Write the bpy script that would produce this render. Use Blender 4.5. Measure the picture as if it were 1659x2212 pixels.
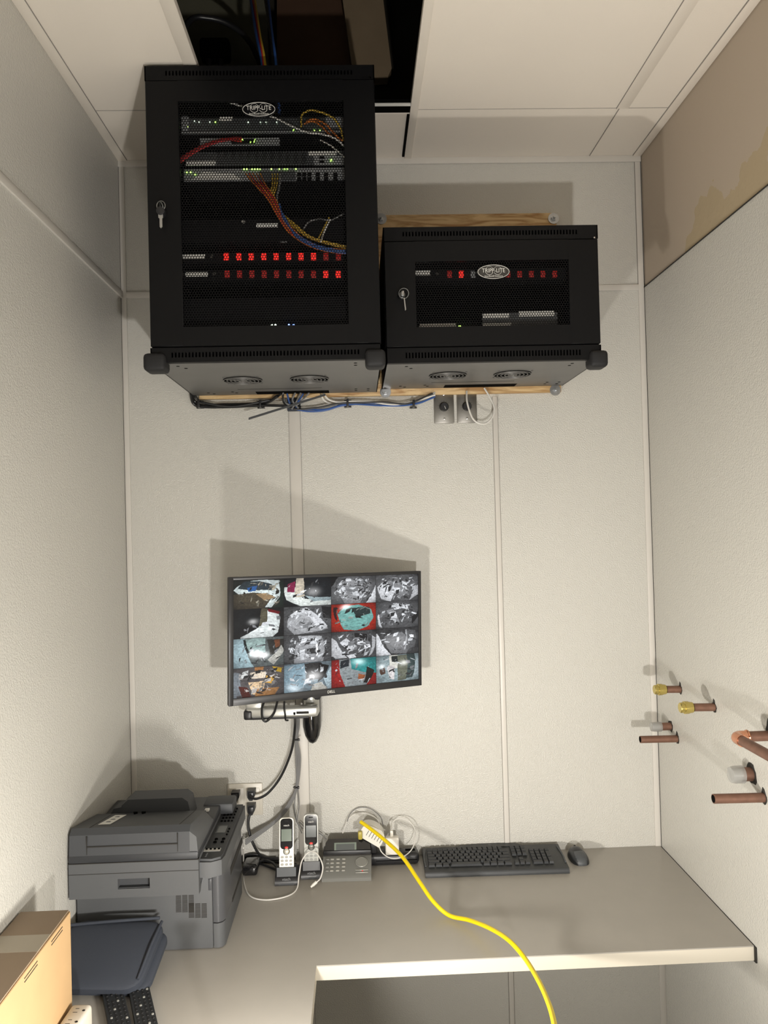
import bpy, bmesh, math, random
import numpy as np
from mathutils import Matrix, Vector, Euler
random.seed(7); rng = np.random.default_rng(7)
S = bpy.context.scene; COL = S.collection
for o in list(bpy.data.objects): bpy.data.objects.remove(o)

# ------------------------------------------------------------------ camera
YAW, PITCH, ROLL, FPX = .034, .0139, -.0259, 1661.0
CAM = np.array([0, -2.6, 1.86])
_f = np.array([math.sin(YAW)*math.cos(PITCH), math.cos(YAW)*math.cos(PITCH), math.sin(PITCH)])
_r = np.array([math.cos(YAW), -math.sin(YAW), 0]); _u = np.cross(_r, _f)
_r, _u = _r*math.cos(ROLL)+_u*math.sin(ROLL), -_r*math.sin(ROLL)+_u*math.cos(ROLL)
cd = bpy.data.cameras.new('camera'); cam = bpy.data.objects.new('camera', cd); COL.objects.link(cam)
cam.matrix_world = Matrix(((_r[0], _u[0], -_f[0], CAM[0]), (_r[1], _u[1], -_f[1], CAM[1]), (_r[2], _u[2], -_f[2], CAM[2]), (0, 0, 0, 1)))
cd.sensor_fit = 'VERTICAL'; cd.sensor_height = 36; cd.lens = FPX/2212*36; cd.clip_start = .02
S.camera = cam
def at(px, py, axis, val):
    """point of the room seen at a photo pixel on the plane axis = val (metres)"""
    d = _f + _r*(px-829.5)/FPX - _u*(py-1106)/FPX
    t = (val-CAM[axis])/d[axis]
    return Vector(CAM+t*d)

# ------------------------------------------------------------------ world, lights, exposure
w = bpy.data.worlds.new('world'); S.world = w; w.use_nodes = True
w.node_tree.nodes['Background'].inputs[0].default_value = (.8, .85, 1, 1)
w.node_tree.nodes['Background'].inputs[1].default_value = .0
S.view_settings.view_transform = 'Standard'; S.view_settings.look = 'None'
S.view_settings.gamma = 1; S.view_settings.use_curve_mapping = False
S.view_settings.exposure = 0.13
LAMP_A = Vector((-.215, -1.205, .925)); LAMP_B = Vector((.38, -2.72, 1.04))
def lamp(name, loc, watts, col, r):
    l = bpy.data.lights.new(name, 'POINT'); l.energy = watts; l.color = col; l.shadow_soft_size = r
    o = bpy.data.objects.new(name, l); o.location = loc; COL.objects.link(o); return o
lamp('desk_lamp_light', LAMP_A, 15.5, (1, .955, .88), .035)
sl0 = bpy.data.lights.new('right_wall_fill', 'SPOT'); sl0.energy = 33; sl0.color = (1, .955, .88); sl0.shadow_soft_size = .035; sl0.spot_size = math.radians(165); sl0.spot_blend = 1  # extra spot added at the desk lamp to brighten the right wall
so0 = bpy.data.objects.new('right_wall_fill', sl0); so0.location = LAMP_A; COL.objects.link(so0)
so0.rotation_euler = Vector((.95, .18, .30)).to_track_quat('-Z', 'Y').to_euler()
lamp('floor_lamp_light', LAMP_B, 98, (1, .965, .92), .03)

# ------------------------------------------------------------------ materials
def mat(name, col, rough=.5, metal=0, spec=.5, bump=0, bscale=300, emit=None, estr=0, coat=0, alpha=1, noise=0, nscale=8, trans=0, bdist=.001):
    m = bpy.data.materials.new(name); m.use_nodes = True; nt = m.node_tree; b = nt.nodes['Principled BSDF']
    b.inputs['Base Color'].default_value = (*col, 1); b.inputs['Roughness'].default_value = rough
    b.inputs['Metallic'].default_value = metal; b.inputs['Specular IOR Level'].default_value = spec
    b.inputs['Coat Weight'].default_value = coat; b.inputs['Alpha'].default_value = alpha
    b.inputs['Transmission Weight'].default_value = trans
    tc = nt.nodes.new('ShaderNodeTexCoord')
    if emit: b.inputs['Emission Color'].default_value = (*emit, 1); b.inputs['Emission Strength'].default_value = estr
    if noise:
        n = nt.nodes.new('ShaderNodeTexNoise'); n.inputs['Scale'].default_value = nscale; n.inputs['Detail'].default_value = 5
        nt.links.new(tc.outputs['Object'], n.inputs['Vector'])
        mx = nt.nodes.new('ShaderNodeMix'); mx.data_type = 'RGBA'
        mx.inputs[6].default_value = tuple(c*(1-noise) for c in col)+(1,); mx.inputs[7].default_value = tuple(min(1, c*(1+noise)) for c in col)+(1,)
        nt.links.new(n.outputs['Fac'], mx.inputs[0]); nt.links.new(mx.outputs[2], b.inputs['Base Color'])
    if bump:
        n = nt.nodes.new('ShaderNodeTexNoise'); n.inputs['Scale'].default_value = bscale; n.inputs['Detail'].default_value = 2
        nt.links.new(tc.outputs['Object'], n.inputs['Vector'])
        bp = nt.nodes.new('ShaderNodeBump'); bp.inputs['Strength'].default_value = bump; bp.inputs['Distance'].default_value = bdist
        nt.links.new(n.outputs['Fac'], bp.inputs['Height']); nt.links.new(bp.outputs[0], b.inputs['Normal'])
    return m
M = dict(
 frp=mat('frp_panel', (.60, .585, .538), .2, bump=.8, bscale=260, spec=.5, noise=.015, nscale=3, bdist=.0026),
 ceil=mat('ceiling_panel', (.84, .775, .685), .45, bump=.25, bscale=220, noise=.02, nscale=4),
 trim=mat('vinyl_trim', (.66, .63, .58), .35),
 dim=mat('dim_far_wall', (.16, .15, .14), .6),
 floor=mat('floor_concrete', (.34, .32, .3), .6, noise=.15, nscale=10),
 desk=mat('desk_laminate', (.40, .375, .335), .36, bump=.06, bscale=400, noise=.05, nscale=14),
 deskedge=mat('desk_edge_laminate', (.68, .63, .53), .4),
 seam=mat('panel_seam', (.30, .28, .25), .7), bottom=mat('cabinet_underside_lit', (.13, .127, .122), .42, metal=.3, noise=.12, nscale=14),  # bottom: black cabinet underside coloured lighter, light from below painted in
 gap=mat('dark_gap', (.02, .018, .015), .8),
 black=mat('black_powder_coat', (.0055, .0055, .006), .5, spec=.16, bump=.08, bscale=900),
 blackp=mat('black_plastic', (.018, .018, .02), .35),
 rubber=mat('grey_black_plastic', (.016, .016, .017), .6, spec=.3),
 gblack=mat('gloss_black', (.01, .01, .011), .08, coat=.5),
 dark=mat('interior_dark', (.006, .006, .007), .8, spec=.1),
 slot=mat('slot_dark', (.003, .003, .003), .95, spec=.05),
 steel=mat('brushed_steel', (.24, .23, .21), .4, metal=1, bump=.1, bscale=200),
 chrome=mat('chrome', (.8, .8, .8), .12, metal=1),
 silver=mat('silver_plastic', (.50, .50, .47), .3, metal=.55),
 zinc=mat('zinc_bolt', (.45, .46, .47), .3, metal=1),
 greyd=mat('grey_device_face', (.30, .31, .32), .45),
 greyk=mat('dark_device_face', (.07, .075, .08), .45),
 pl_dark=mat('printer_dark_grey', (.050, .053, .058), .55, bump=.1, bscale=700),
 pl_band=mat('printer_lid_band', (.028, .030, .034), .5),
 pl_mid=mat('printer_mid_grey', (.085, .088, .092), .6, bump=.1, bscale=700),
 pl_gloss=mat('printer_front_cover', (.07, .072, .078), .3),
 lcd=mat('grey_green_display', (.20, .24, .20), .15),
 lcdd=mat('dark_display', (.10, .11, .11), .15),
 white=mat('white_plastic', (.80, .77, .70), .35),
 cream=mat('ivory_plastic', (.62, .58, .50), .35),
 label=mat('white_label', (.75, .74, .70), .5),
 labelb=mat('bright_label', (.85, .85, .83), .5),
 yellow=mat('yellow_cord', (.82, .62, .005), .38),
 red=mat('red_cable', (.45, .02, .02), .4), orange=mat('orange_cable', (.60, .16, .02), .4),
 ycab=mat('ochre_cable', (.55, .36, .04), .4), blue=mat('blue_cable', (.03, .09, .30), .4),
 grey=mat('grey_cable', (.20, .20, .20), .45), bcab=mat('black_cable', (.012, .012, .013), .35),
 wcab=mat('white_cable', (.72, .70, .66), .4),
 copper=mat('copper_pipe', (.25, .135, .095), .5, metal=.6, noise=.35, nscale=40),
 coppers=mat('bright_copper', (.75, .36, .22), .2, metal=1),
 brass=mat('brass_cap', (.62, .50, .16), .25, metal=.9, noise=.1, nscale=60),
 clear=mat('clear_plastic_cap', (.50, .50, .48), .12, alpha=.5),
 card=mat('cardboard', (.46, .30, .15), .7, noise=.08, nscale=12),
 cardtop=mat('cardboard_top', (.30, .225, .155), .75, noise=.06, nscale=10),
 tape=mat('packing_tape', (.38, .33, .25), .35),
 navy=mat('dark_fabric', (.032, .038, .052), .75, bump=.4, bscale=800),
 keycap=mat('keycap', (.030, .032, .035), .5), kbody=mat('keyboard_body', (.024, .026, .028), .45),
 btn=mat('phone_button', (.42, .41, .37), .4), btng=mat('grey_button', (.26, .26, .24), .35),
 handset=mat('handset_silver', (.70, .67, .58), .3, metal=.2), handset_shaded=mat('handset_shaded_silver', (.33, .33, .30), .35, metal=.2),  # second silver is the first one darkened, shade put into the colour
 phone=mat('answering_grey', (.19, .19, .175), .4),
 redon=mat('lit_red_switch', (.3, .01, .01), .4, emit=(1, .03, .02), estr=.8),
 reddim=mat('dim_red_switch', (.25, .012, .012), .4, emit=(1, .03, .02), estr=.10),
 green=mat('green_led', (.2, .6, .1), .4, emit=(.45, 1, .12), estr=5),
 gwhite=mat('white_led', (.6, .7, .6), .4, emit=(.8, 1, .75), estr=4),
 bled=mat('blue_led', (.1, .2, .8), .4, emit=(.15, .3, 1), estr=7),
 redlamp=mat('red_lamp', (.6, .02, .02), .3, emit=(1, .06, .03), estr=.35),
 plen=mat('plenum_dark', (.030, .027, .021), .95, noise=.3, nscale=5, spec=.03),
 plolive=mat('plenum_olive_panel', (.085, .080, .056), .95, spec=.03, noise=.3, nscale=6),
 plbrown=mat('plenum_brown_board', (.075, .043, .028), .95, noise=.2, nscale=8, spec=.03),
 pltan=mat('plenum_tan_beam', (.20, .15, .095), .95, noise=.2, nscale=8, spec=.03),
 yellowd=mat('dull_yellow_plastic', (.42, .34, .05), .35),
)
def wood_mat():
    m = mat('pine_plywood', (.6, .38, .15), .5); nt = m.node_tree; b = nt.nodes['Principled BSDF']
    tc = nt.nodes.new('ShaderNodeTexCoord'); mp = nt.nodes.new('ShaderNodeMapping'); mp.inputs['Scale'].default_value = (3, 3, 22)
    n = nt.nodes.new('ShaderNodeTexNoise'); n.inputs['Scale'].default_value = 1.6; n.inputs['Detail'].default_value = 3; n.inputs['Distortion'].default_value = 2.2
    r = nt.nodes.new('ShaderNodeValToRGB'); r.color_ramp.elements[0].position = .35; r.color_ramp.elements[0].color = (.36, .19, .06, 1)
    r.color_ramp.elements[1].position = .6; r.color_ramp.elements[1].color = (.66, .47, .24, 1)
    nt.links.new(tc.outputs['Object'], mp.inputs[0]); nt.links.new(mp.outputs[0], n.inputs[0]); nt.links.new(n.outputs[0], r.inputs[0]); nt.links.new(r.outputs[0], b.inputs['Base Color'])
    return m
M['wood'] = wood_mat()
def drywall_mat():
    """bare drywall with a ragged band of old adhesive just above the panels"""
    m = mat('bare_drywall', (.44, .37, .29), .8); nt = m.node_tree; b = nt.nodes['Principled BSDF']
    g = nt.nodes.new('ShaderNodeNewGeometry'); sx = nt.nodes.new('ShaderNodeSeparateXYZ'); nt.links.new(g.outputs['Position'], sx.inputs[0])
    n = nt.nodes.new('ShaderNodeTexNoise'); n.inputs['Scale'].default_value = 9; n.inputs['Detail'].default_value = 6; nt.links.new(g.outputs['Position'], n.inputs[0])
    def mth(op, a, bb):
        q = nt.nodes.new('ShaderNodeMath'); q.operation = op
        for i, v in enumerate((a, bb)):
            if isinstance(v, (int, float)): q.inputs[i].default_value = v
            else: nt.links.new(v, q.inputs[i])
        return q.outputs[0]
    edge = mth('ADD', mth('MULTIPLY', mth('SUBTRACT', n.outputs[0], .5), .30), 2.725)
    fall = mth('MULTIPLY', mth('ADD', sx.outputs['Y'], .33), .10)          # band grows away from the corner
    lim = mth('SUBTRACT', edge, mth('MAXIMUM', mth('MULTIPLY', mth('ADD', sx.outputs['Y'], .38), 1.2), -.03))
    mask = mth('LESS_THAN', sx.outputs['Z'], lim)
    mx = nt.nodes.new('ShaderNodeMix'); mx.data_type = 'RGBA'
    mx.inputs[6].default_value = (.46, .385, .305, 1); mx.inputs[7].default_value = (.43, .345, .225, 1)
    nt.links.new(mask, mx.inputs[0]); nt.links.new(mx.outputs[2], b.inputs['Base Color'])
    wv = nt.nodes.new('ShaderNodeTexWave'); wv.inputs['Scale'].default_value = 60; wv.inputs['Distortion'].default_value = 3
    nt.links.new(g.outputs['Position'], wv.inputs[0])
    bp = nt.nodes.new('ShaderNodeBump'); bp.inputs['Distance'].default_value = .001; bp.inputs['Strength'].default_value = .5
    nt.links.new(mth('MULTIPLY', wv.outputs['Fac'], mask), bp.inputs['Height']); nt.links.new(bp.outputs[0], b.inputs['Normal'])
    return m
M['drywall'] = drywall_mat()

# ------------------------------------------------------------------ mesh helpers
class MB:
    def __init__(s): s.v = []; s.f = []; s.m = []
    def add(s, geo, mi=0, T=None):
        v, f = geo
        if T is not None: v = [T @ Vector(p) for p in v]
        k = len(s.v); s.v += [tuple(p) for p in v]; s.f += [tuple(i+k for i in q) for q in f]; s.m += [mi]*len(f); return s
    def build(s, name, mats, parent=None, local=False, ang=.7, smooth=True):
        me = bpy.data.meshes.new(name); me.from_pydata(s.v, [], s.f)
        mats = mats if isinstance(mats, (list, tuple)) else [mats]
        for m in mats: me.materials.append(M[m] if isinstance(m, str) else m)
        me.polygons.foreach_set('material_index', s.m)
        if smooth: me.shade_smooth(); me.set_sharp_from_angle(angle=ang)
        o = bpy.data.objects.new(name, me); COL.objects.link(o)
        if parent:
            o.parent = parent
            if not local:
                W = parent.matrix_basis; q = parent.parent
                while q: W = q.matrix_basis @ W; q = q.parent
                if parent.type == 'MESH': W = ptrans(parent)
                o.matrix_parent_inverse = W.inverted()
        return o
def ptrans(o):
    W = o.matrix_parent_inverse @ o.matrix_basis if o.parent else o.matrix_basis.copy()
    return ptrans(o.parent) @ W if o.parent else W
def box(x0, x1, y0, y1, z0, z1, bev=0, seg=2):
    x0, x1 = min(x0, x1), max(x0, x1); y0, y1 = min(y0, y1), max(y0, y1); z0, z1 = min(z0, z1), max(z0, z1)
    v = [(x, y, z) for z in (z0, z1) for y in (y0, y1) for x in (x0, x1)]
    f = [(0, 2, 3, 1), (4, 5, 7, 6), (0, 1, 5, 4), (2, 6, 7, 3), (0, 4, 6, 2), (1, 3, 7, 5)]
    if not bev: return v, f
    bm = bmesh.new(); vs = [bm.verts.new(p) for p in v]
    for q in f: bm.faces.new([vs[i] for i in q])
    bmesh.ops.bevel(bm, geom=bm.edges[:], offset=min(bev, .49*min(x1-x0, y1-y0, z1-z0)), segments=seg, profile=.5, affect='EDGES')
    bm.verts.index_update(); r = ([tuple(p.co) for p in bm.verts], [tuple(p.index for p in q.verts) for q in bm.faces]); bm.free(); return r
def prism(poly, axis, a, b):
    """closed polygon (2D) extruded along axis from a to b; 2D coords are the other two axes in x,y,z order"""
    n = len(poly); v = []
    for t in (a, b):
        for p in poly:
            c = list(p); c.insert(axis, t); v.append(tuple(c))
    f = [tuple(range(n))[::-1], tuple(range(n, 2*n))]+[(i, (i+1) % n, (i+1) % n+n, i+n) for i in range(n)]
    ar = sum(poly[i][0]*poly[(i+1) % n][1]-poly[(i+1) % n][0]*poly[i][1] for i in range(n))*(b-a)*(1 if axis != 1 else -1)
    if ar < 0: f = [q[::-1] for q in f]
    return v, f
def rrect(x0, x1, y0, y1, r, n=5):
    o = []
    for cx, cy, a in ((x1-r, y1-r, 0), (x0+r, y1-r, 90), (x0+r, y0+r, 180), (x1-r, y0+r, 270)):
        for i in range(n+1):
            t = math.radians(a+90*i/n); o.append((cx+r*math.cos(t), cy+r*math.sin(t)))
    return o
def frame_from(d):
    d = d.normalized(); a = Vector((0, 0, 1)) if abs(d.z) < .9 else Vector((1, 0, 0)); u = d.cross(a).normalized(); return u, d.cross(u)
def cyl(p0, p1, r0, r1=None, n=20, cap=True):
    p0, p1 = Vector(p0), Vector(p1); r1 = r0 if r1 is None else r1; u, w = frame_from(p1-p0); v = []
    for p, r in ((p0, r0), (p1, r1)):
        for i in range(n): t = 2*math.pi*i/n; v.append(p+u*(r*math.cos(t))+w*(r*math.sin(t)))
    f = [(i, (i+1) % n, (i+1) % n+n, i+n) for i in range(n)]
    if cap: f += [tuple(range(n))[::-1], tuple(range(n, 2*n))]
    return v, f
def lathe(p0, d, prof, n=24):
    """profile [(dist along d, radius)] turned about the axis p0,d"""
    p0 = Vector(p0); d = Vector(d).normalized(); u, w = frame_from(d); v = []; f = []
    for s, r in prof:
        for i in range(n): t = 2*math.pi*i/n; v.append(p0+d*s+u*(r*math.cos(t))+w*(r*math.sin(t)))
    for k in range(len(prof)-1):
        for i in range(n): f.append((k*n+i, k*n+(i+1) % n, (k+1)*n+(i+1) % n, (k+1)*n+i))
    f += [tuple(range(n))[::-1], tuple(range((len(prof)-1)*n, len(prof)*n))]
    return v, f
def ring(c, d, R, r, n=32, k=8):
    c = Vector(c); u, w = frame_from(Vector(d)); d = Vector(d).normalized(); v = []; f = []
    for i in range(n):
        t = 2*math.pi*i/n; q = u*math.cos(t)+w*math.sin(t)
        for j in range(k): s = 2*math.pi*j/k; v.append(c+q*(R+r*math.cos(s))+d*(r*math.sin(s)))
    for i in range(n):
        for j in range(k): f.append((i*k+j, ((i+1) % n)*k+j, ((i+1) % n)*k+(j+1) % k, i*k+(j+1) % k))
    return v, f
def spline(pts, n=10):
    P = [Vector(p) for p in pts]
    if len(P) < 3: return P
    P = [2*P[0]-P[1]]+P+[2*P[-1]-P[-2]]; out = []
    for i in range(1, len(P)-2):
        for k in range(n):
            t = k/n; a, b, c, d = P[i-1:i+3]
            out.append(.5*((2*b)+(c-a)*t+(2*a-5*b+4*c-d)*t*t+(3*b-a-3*c+d)*t**3))
    return out+[P[-2]]
def tube(pts, r, k=10, n=10, smooth=True):
    P = spline(pts, n) if smooth else [Vector(p) for p in pts]; v = []; f = []
    u = None
    for i, p in enumerate(P):
        d = (P[min(i+1, len(P)-1)]-P[max(i-1, 0)]).normalized()
        if u is None: u, _ = frame_from(d)
        u = (u-d*u.dot(d)).normalized(); w = d.cross(u)
        rr = r[i] if isinstance(r, list) else r
        for j in range(k): t = 2*math.pi*j/k; v.append(p+u*(rr*math.cos(t))+w*(rr*math.sin(t)))
    for i in range(len(P)-1):
        for j in range(k): f.append((i*k+j, i*k+(j+1) % k, (i+1)*k+(j+1) % k, (i+1)*k+j))
    f += [tuple(range(k))[::-1], tuple(range((len(P)-1)*k, len(P)*k))]
    return v, f
def ellipsoid(c, rx, ry, rz, nu=24, nv=14):
    v = []; f = []
    for i in range(nv+1):
        a = math.pi*i/nv
        for j in range(nu): t = 2*math.pi*j/nu; v.append((c[0]+rx*math.sin(a)*math.cos(t), c[1]+ry*math.sin(a)*math.sin(t), c[2]+rz*math.cos(a)))
    for i in range(nv):
        for j in range(nu): f.append((i*nu+j, (i+1)*nu+j, (i+1)*nu+(j+1) % nu, i*nu+(j+1) % nu))
    return v, f
def tag(o, label, cat, group=None, kind=None):
    if kind: o['kind'] = kind
    if label: o['label'] = label
    if cat: o['category'] = cat
    if group: o['group'] = group
    return o
def thing(name, label, cat, loc=(0, 0, 0), rot=None, group=None):
    o = bpy.data.objects.new(name, None); COL.objects.link(o); o.empty_display_size = .02; o.location = loc
    if rot is not None: o.rotation_euler = rot
    return tag(o, label, cat, group)
def one(name, geo, m, label, cat, group=None, **k):
    o = MB().add(geo).build(name, m, **k); return tag(o, label, cat, group)
def struct(name, geo, m, **k):
    g = geo if isinstance(geo, MB) else MB().add(geo)
    o = g.build(name, m, **k); o['kind'] = 'structure'; return o
def dup(root, loc, rot=None, label=None, group=None):
    r = root.copy(); COL.objects.link(r); r.location = loc
    if rot is not None: r.rotation_euler = rot
    if label: r['label'] = label
    if group: r['group'] = group
    def rec(src, dst):
        for ch in list(src.children):
            c = ch.copy(); COL.objects.link(c); c.parent = dst; rec(ch, c)
    rec(root, r); return r
def text(name, s, size, m, T, parent, ext=.0002, local=True, sx=1, shear=0, align='CENTER'):
    cu = bpy.data.curves.new(name, 'FONT'); cu.body = s; cu.size = size; cu.extrude = ext; cu.align_x = align; cu.align_y = 'CENTER'; cu.shear = shear
    tmp = bpy.data.objects.new(name, cu); COL.objects.link(tmp)
    dg = bpy.context.evaluated_depsgraph_get(); me = bpy.data.meshes.new_from_object(tmp.evaluated_get(dg))
    bpy.data.objects.remove(tmp)
    me.transform(T @ Matrix.Diagonal((sx, 1, 1, 1))); me.materials.clear(); me.materials.append(M[m])
    o = bpy.data.objects.new(name, me); COL.objects.link(o); o.parent = parent
    if not local: o.matrix_parent_inverse = ptrans(parent).inverted()
    return o
FACE = Matrix.Rotation(math.pi/2, 4, 'X')      # lettering lying in XY turned upright to face -Y

# ------------------------------------------------------------------ room
XL, XR, ZC, ZT, ZD, YB = -.775, 1.002, 3.10, 2.647, .738, -3.9
struct('floor', box(XL-.1, XR+.1, YB, .1, -.1, 0), 'floor')
struct('wall_back', box(XL-.1, XR+.1, 0, .1, 0, ZC+.02), 'frp')
struct('wall_left', box(XL-.1, XL, YB, 0, 0, ZC+.02), 'frp')
struct('wall_right', box(XR, XR+.1, YB, 0, 0, ZT), 'frp')
struct('wall_right_upper', box(XR+.003, XR+.1, YB, 0, ZT, ZC+.02), 'drywall')
struct('wall_front', box(XL-.1, XR+.1, YB-.1, YB, 0, 3.8), 'dim')
HX0, HX1, HY0, HY1 = -.40, .188, -2.0, -.31        # open hole in the ceiling
c = MB()
c.add(box(XL-.1, HX0, YB, .1, ZC, ZC+.015)); c.add(box(HX1, XR+.1, YB, .1, ZC, ZC+.015))
c.add(box(HX0, HX1, HY1+.025, .1, ZC, ZC+.015)); c.add(box(HX0, HX1, YB, HY0, ZC, ZC+.015))
struct('ceiling', c, 'ceil')
n = 0
def trim(*a, m='trim', bev=.001):
    global n; n += 1; return struct('trim_%d' % n, box(*a, bev), m)
# wall trims
trim(-.223, -.187, -.0025, 0, 0, 2.28); trim(.468, .484, -.0025, 0, 0, 2.28)
trim(-.223, -.187, -.0025, 0, 2.89, ZC-.02); 
trim(XL, XL+.018, -.005, 0, 0, ZC); trim(XR-.020, XR, -.004, 0, 0, ZC-.02)
trim(XL+.018, XR-.020, -.006, 0, ZT-.012, ZT+.008); trim(XL, XR, -.008, 0, ZC-.022, ZC)
trim(XL, XL+.007, YB, -.005, ZT-.012, ZT+.010); trim(XR-.002, XR, YB, 0, ZT-.004, ZT, m='gap')
for x in (-.2255, -.1855, .4665, .485): struct('trim_%d' % (n := n+1), box(x-.0006, x+.0006, -.0012, 0, 0, 2.28), 'seam')
# ceiling trims and seams
trim(XL, XL+.030, YB, 0, ZC-.003, ZC, m='ceil'); trim(.815, .852, YB, -.31, ZC-.003, ZC, m='ceil'); trim(HX1, HX1+.024, YB, 0, ZC-.004, ZC, m='ceil')
trim(HX0-.035, HX0, YB, -.545, ZC-.004, ZC, m='ceil'); trim(XR-.028, XR, YB, 0, ZC-.004, ZC, m='ceil')
for a in ((XL+.03, HX0, -.3176, -.3164), (.212, XR, -.3106, -.3094)): struct('trim_%d' % (n := n+1), box(*a, ZC-.0012, ZC), 'seam')
for x in (XL+.0305, .815, .974, .824): struct('trim_%d' % (n := n+1), box(x-.0006, x+.0006, -.31 if x == .824 else YB, -.01 if x != .815 else -.31, ZC-.0042 if x > .9 else ZC-.0035, ZC), 'seam')
struct('trim_%d' % (n := n+1), box(XR-.0012, XR+.0002, -.0062, -.0042, ZD, ZC), 'gap')
struct('trim_%d' % (n := n+1), box(XL, XL+.0010, -.006, -.005, ZD, ZC), 'gap')
struct('trim_%d' % (n := n+1), box(XR-.0212, XR-.020, -.0045, -.0, ZT, ZC-.02), 'seam')
# metal edge and dark gap at the back of the hole
struct('trim_%d' % (n := n+1), box(.06, HX1, -.337, -.331, ZC-.002, ZC+.006, .001), 'label')
struct('trim_%d' % (n := n+1), box(.06, HX1, -.331, -.285, ZC+.004, ZC+.02), 'slot')
struct('trim_%d' % (n := n+1), box(.180, .188, -.285, -.02, ZC-.0048, ZC), 'slot')

# ---- dark space above the ceiling
pl = MB()
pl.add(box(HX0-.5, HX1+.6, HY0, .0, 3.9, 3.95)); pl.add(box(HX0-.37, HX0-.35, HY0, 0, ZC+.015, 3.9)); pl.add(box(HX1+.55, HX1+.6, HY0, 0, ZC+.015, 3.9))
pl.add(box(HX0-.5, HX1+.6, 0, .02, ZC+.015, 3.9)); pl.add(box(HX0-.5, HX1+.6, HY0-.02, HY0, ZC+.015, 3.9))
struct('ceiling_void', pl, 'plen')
def upright(pxs, y0, y1):
    q = [at(px, py, 1, y0) for px, py in pxs]; return prism([(p.x, p.z) for p in q], 1, y0, y1)
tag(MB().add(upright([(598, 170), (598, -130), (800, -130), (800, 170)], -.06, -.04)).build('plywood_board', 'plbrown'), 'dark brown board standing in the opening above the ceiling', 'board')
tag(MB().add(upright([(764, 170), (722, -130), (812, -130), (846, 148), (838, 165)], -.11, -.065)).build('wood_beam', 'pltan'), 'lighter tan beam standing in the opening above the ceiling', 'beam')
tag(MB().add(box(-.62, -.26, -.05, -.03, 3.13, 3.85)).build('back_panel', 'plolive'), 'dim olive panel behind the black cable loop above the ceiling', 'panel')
Zp = 3.5
tag(MB().add(tube([at(x, y, 2, 3.35) for x, y in ((380, 110), (410, 45), (450, 39), (495, 53), (535, 85), (558, 130), (566, 160))], .008)).build('loop_cable', 'bcab'),
    'thick black cable looping across the ceiling opening', 'cable')
t = thing('junction_box', 'black box with two stems inside the ceiling opening above the tall cabinet', 'junction box', (at(465, 118, 2, 3.3)))
p = at(465, 115, 2, 3.3)
MB().add(box(p.x-.045, p.x+.045, p.y-.02, p.y+.03, 3.28, 3.34, .01)).build('housing', 'slot', t)
for s in (-.02, .015): MB().add(cyl((p.x+s, p.y, 3.29), (p.x+s, p.y+.02, 3.13), .009)).build('stem', 'bcab', t)
gc = 'cables dropping through the ceiling into the tall cabinet'
for i, (m, lab, x0, x1) in enumerate((('ycab', 'yellow cable dropping from the ceiling into the tall cabinet', 546, 574), ('red', 'red cable beside the yellow one dropping into the tall cabinet', 540, 570),
        ('blue', 'blue cable furthest right of those dropping into the tall cabinet', 576, 598), ('bcab', 'black cable dropping into the tall cabinet beside the blue one', 568, 592), ('blue', 'blue cable furthest left of those dropping into the tall cabinet', 537, 568))):
    a = at(x1, 150, 1, -.52); b = at(x0, -30, 2, 3.66)
    a.z = 3.0+.0*i; a.y = -.47
    mid = at((x0+x1)/2+4*(i % 2), 70, 2, 3.28)
    tag(MB().add(tube([b, mid, at(x1-2, 136, 2, 3.14), a], .0042)).build('network_cable', m), lab, 'cable', gc)

# ------------------------------------------------------------------ plywood backer with bolts
one('plywood_backer', box(-.52, .70, -.02, -.001, 2.288, 2.899, .0015), 'wood', 'yellowish pine plywood sheet bolted to the wall behind both black cabinets', 'plywood board')
bolts = [(.104, 2.885, 'top left corner of the plywood beside the tall cabinet'), (.69, 2.879, 'top right corner of the plywood above the wide cabinet'),
         (.103, 2.299, 'plywood bottom between the two cabinets'), (.679, 2.294, 'bottom right corner of the plywood under the wide cabinet')]
for i, (x, z, d) in enumerate(bolts):
    if i == 0:
        bt = thing('wall_bolt', 'zinc bolt with washer at '+d, 'bolt', (x, -.02, z), group='bolts holding the plywood')
        MB().add(cyl((0, 0, 0), (0, -.003, 0), .0185, n=28)).build('washer', 'zinc', bt, local=True)
        MB().add(cyl((0, -.003, 0), (0, -.012, 0), .0095, n=6)).add(cyl((0, -.012, 0), (0, -.022, 0), .0045)).build('nut', 'zinc', bt, local=True)
    else: dup(bt, (x, -.02, z), label='zinc bolt with washer at '+d)

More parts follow.
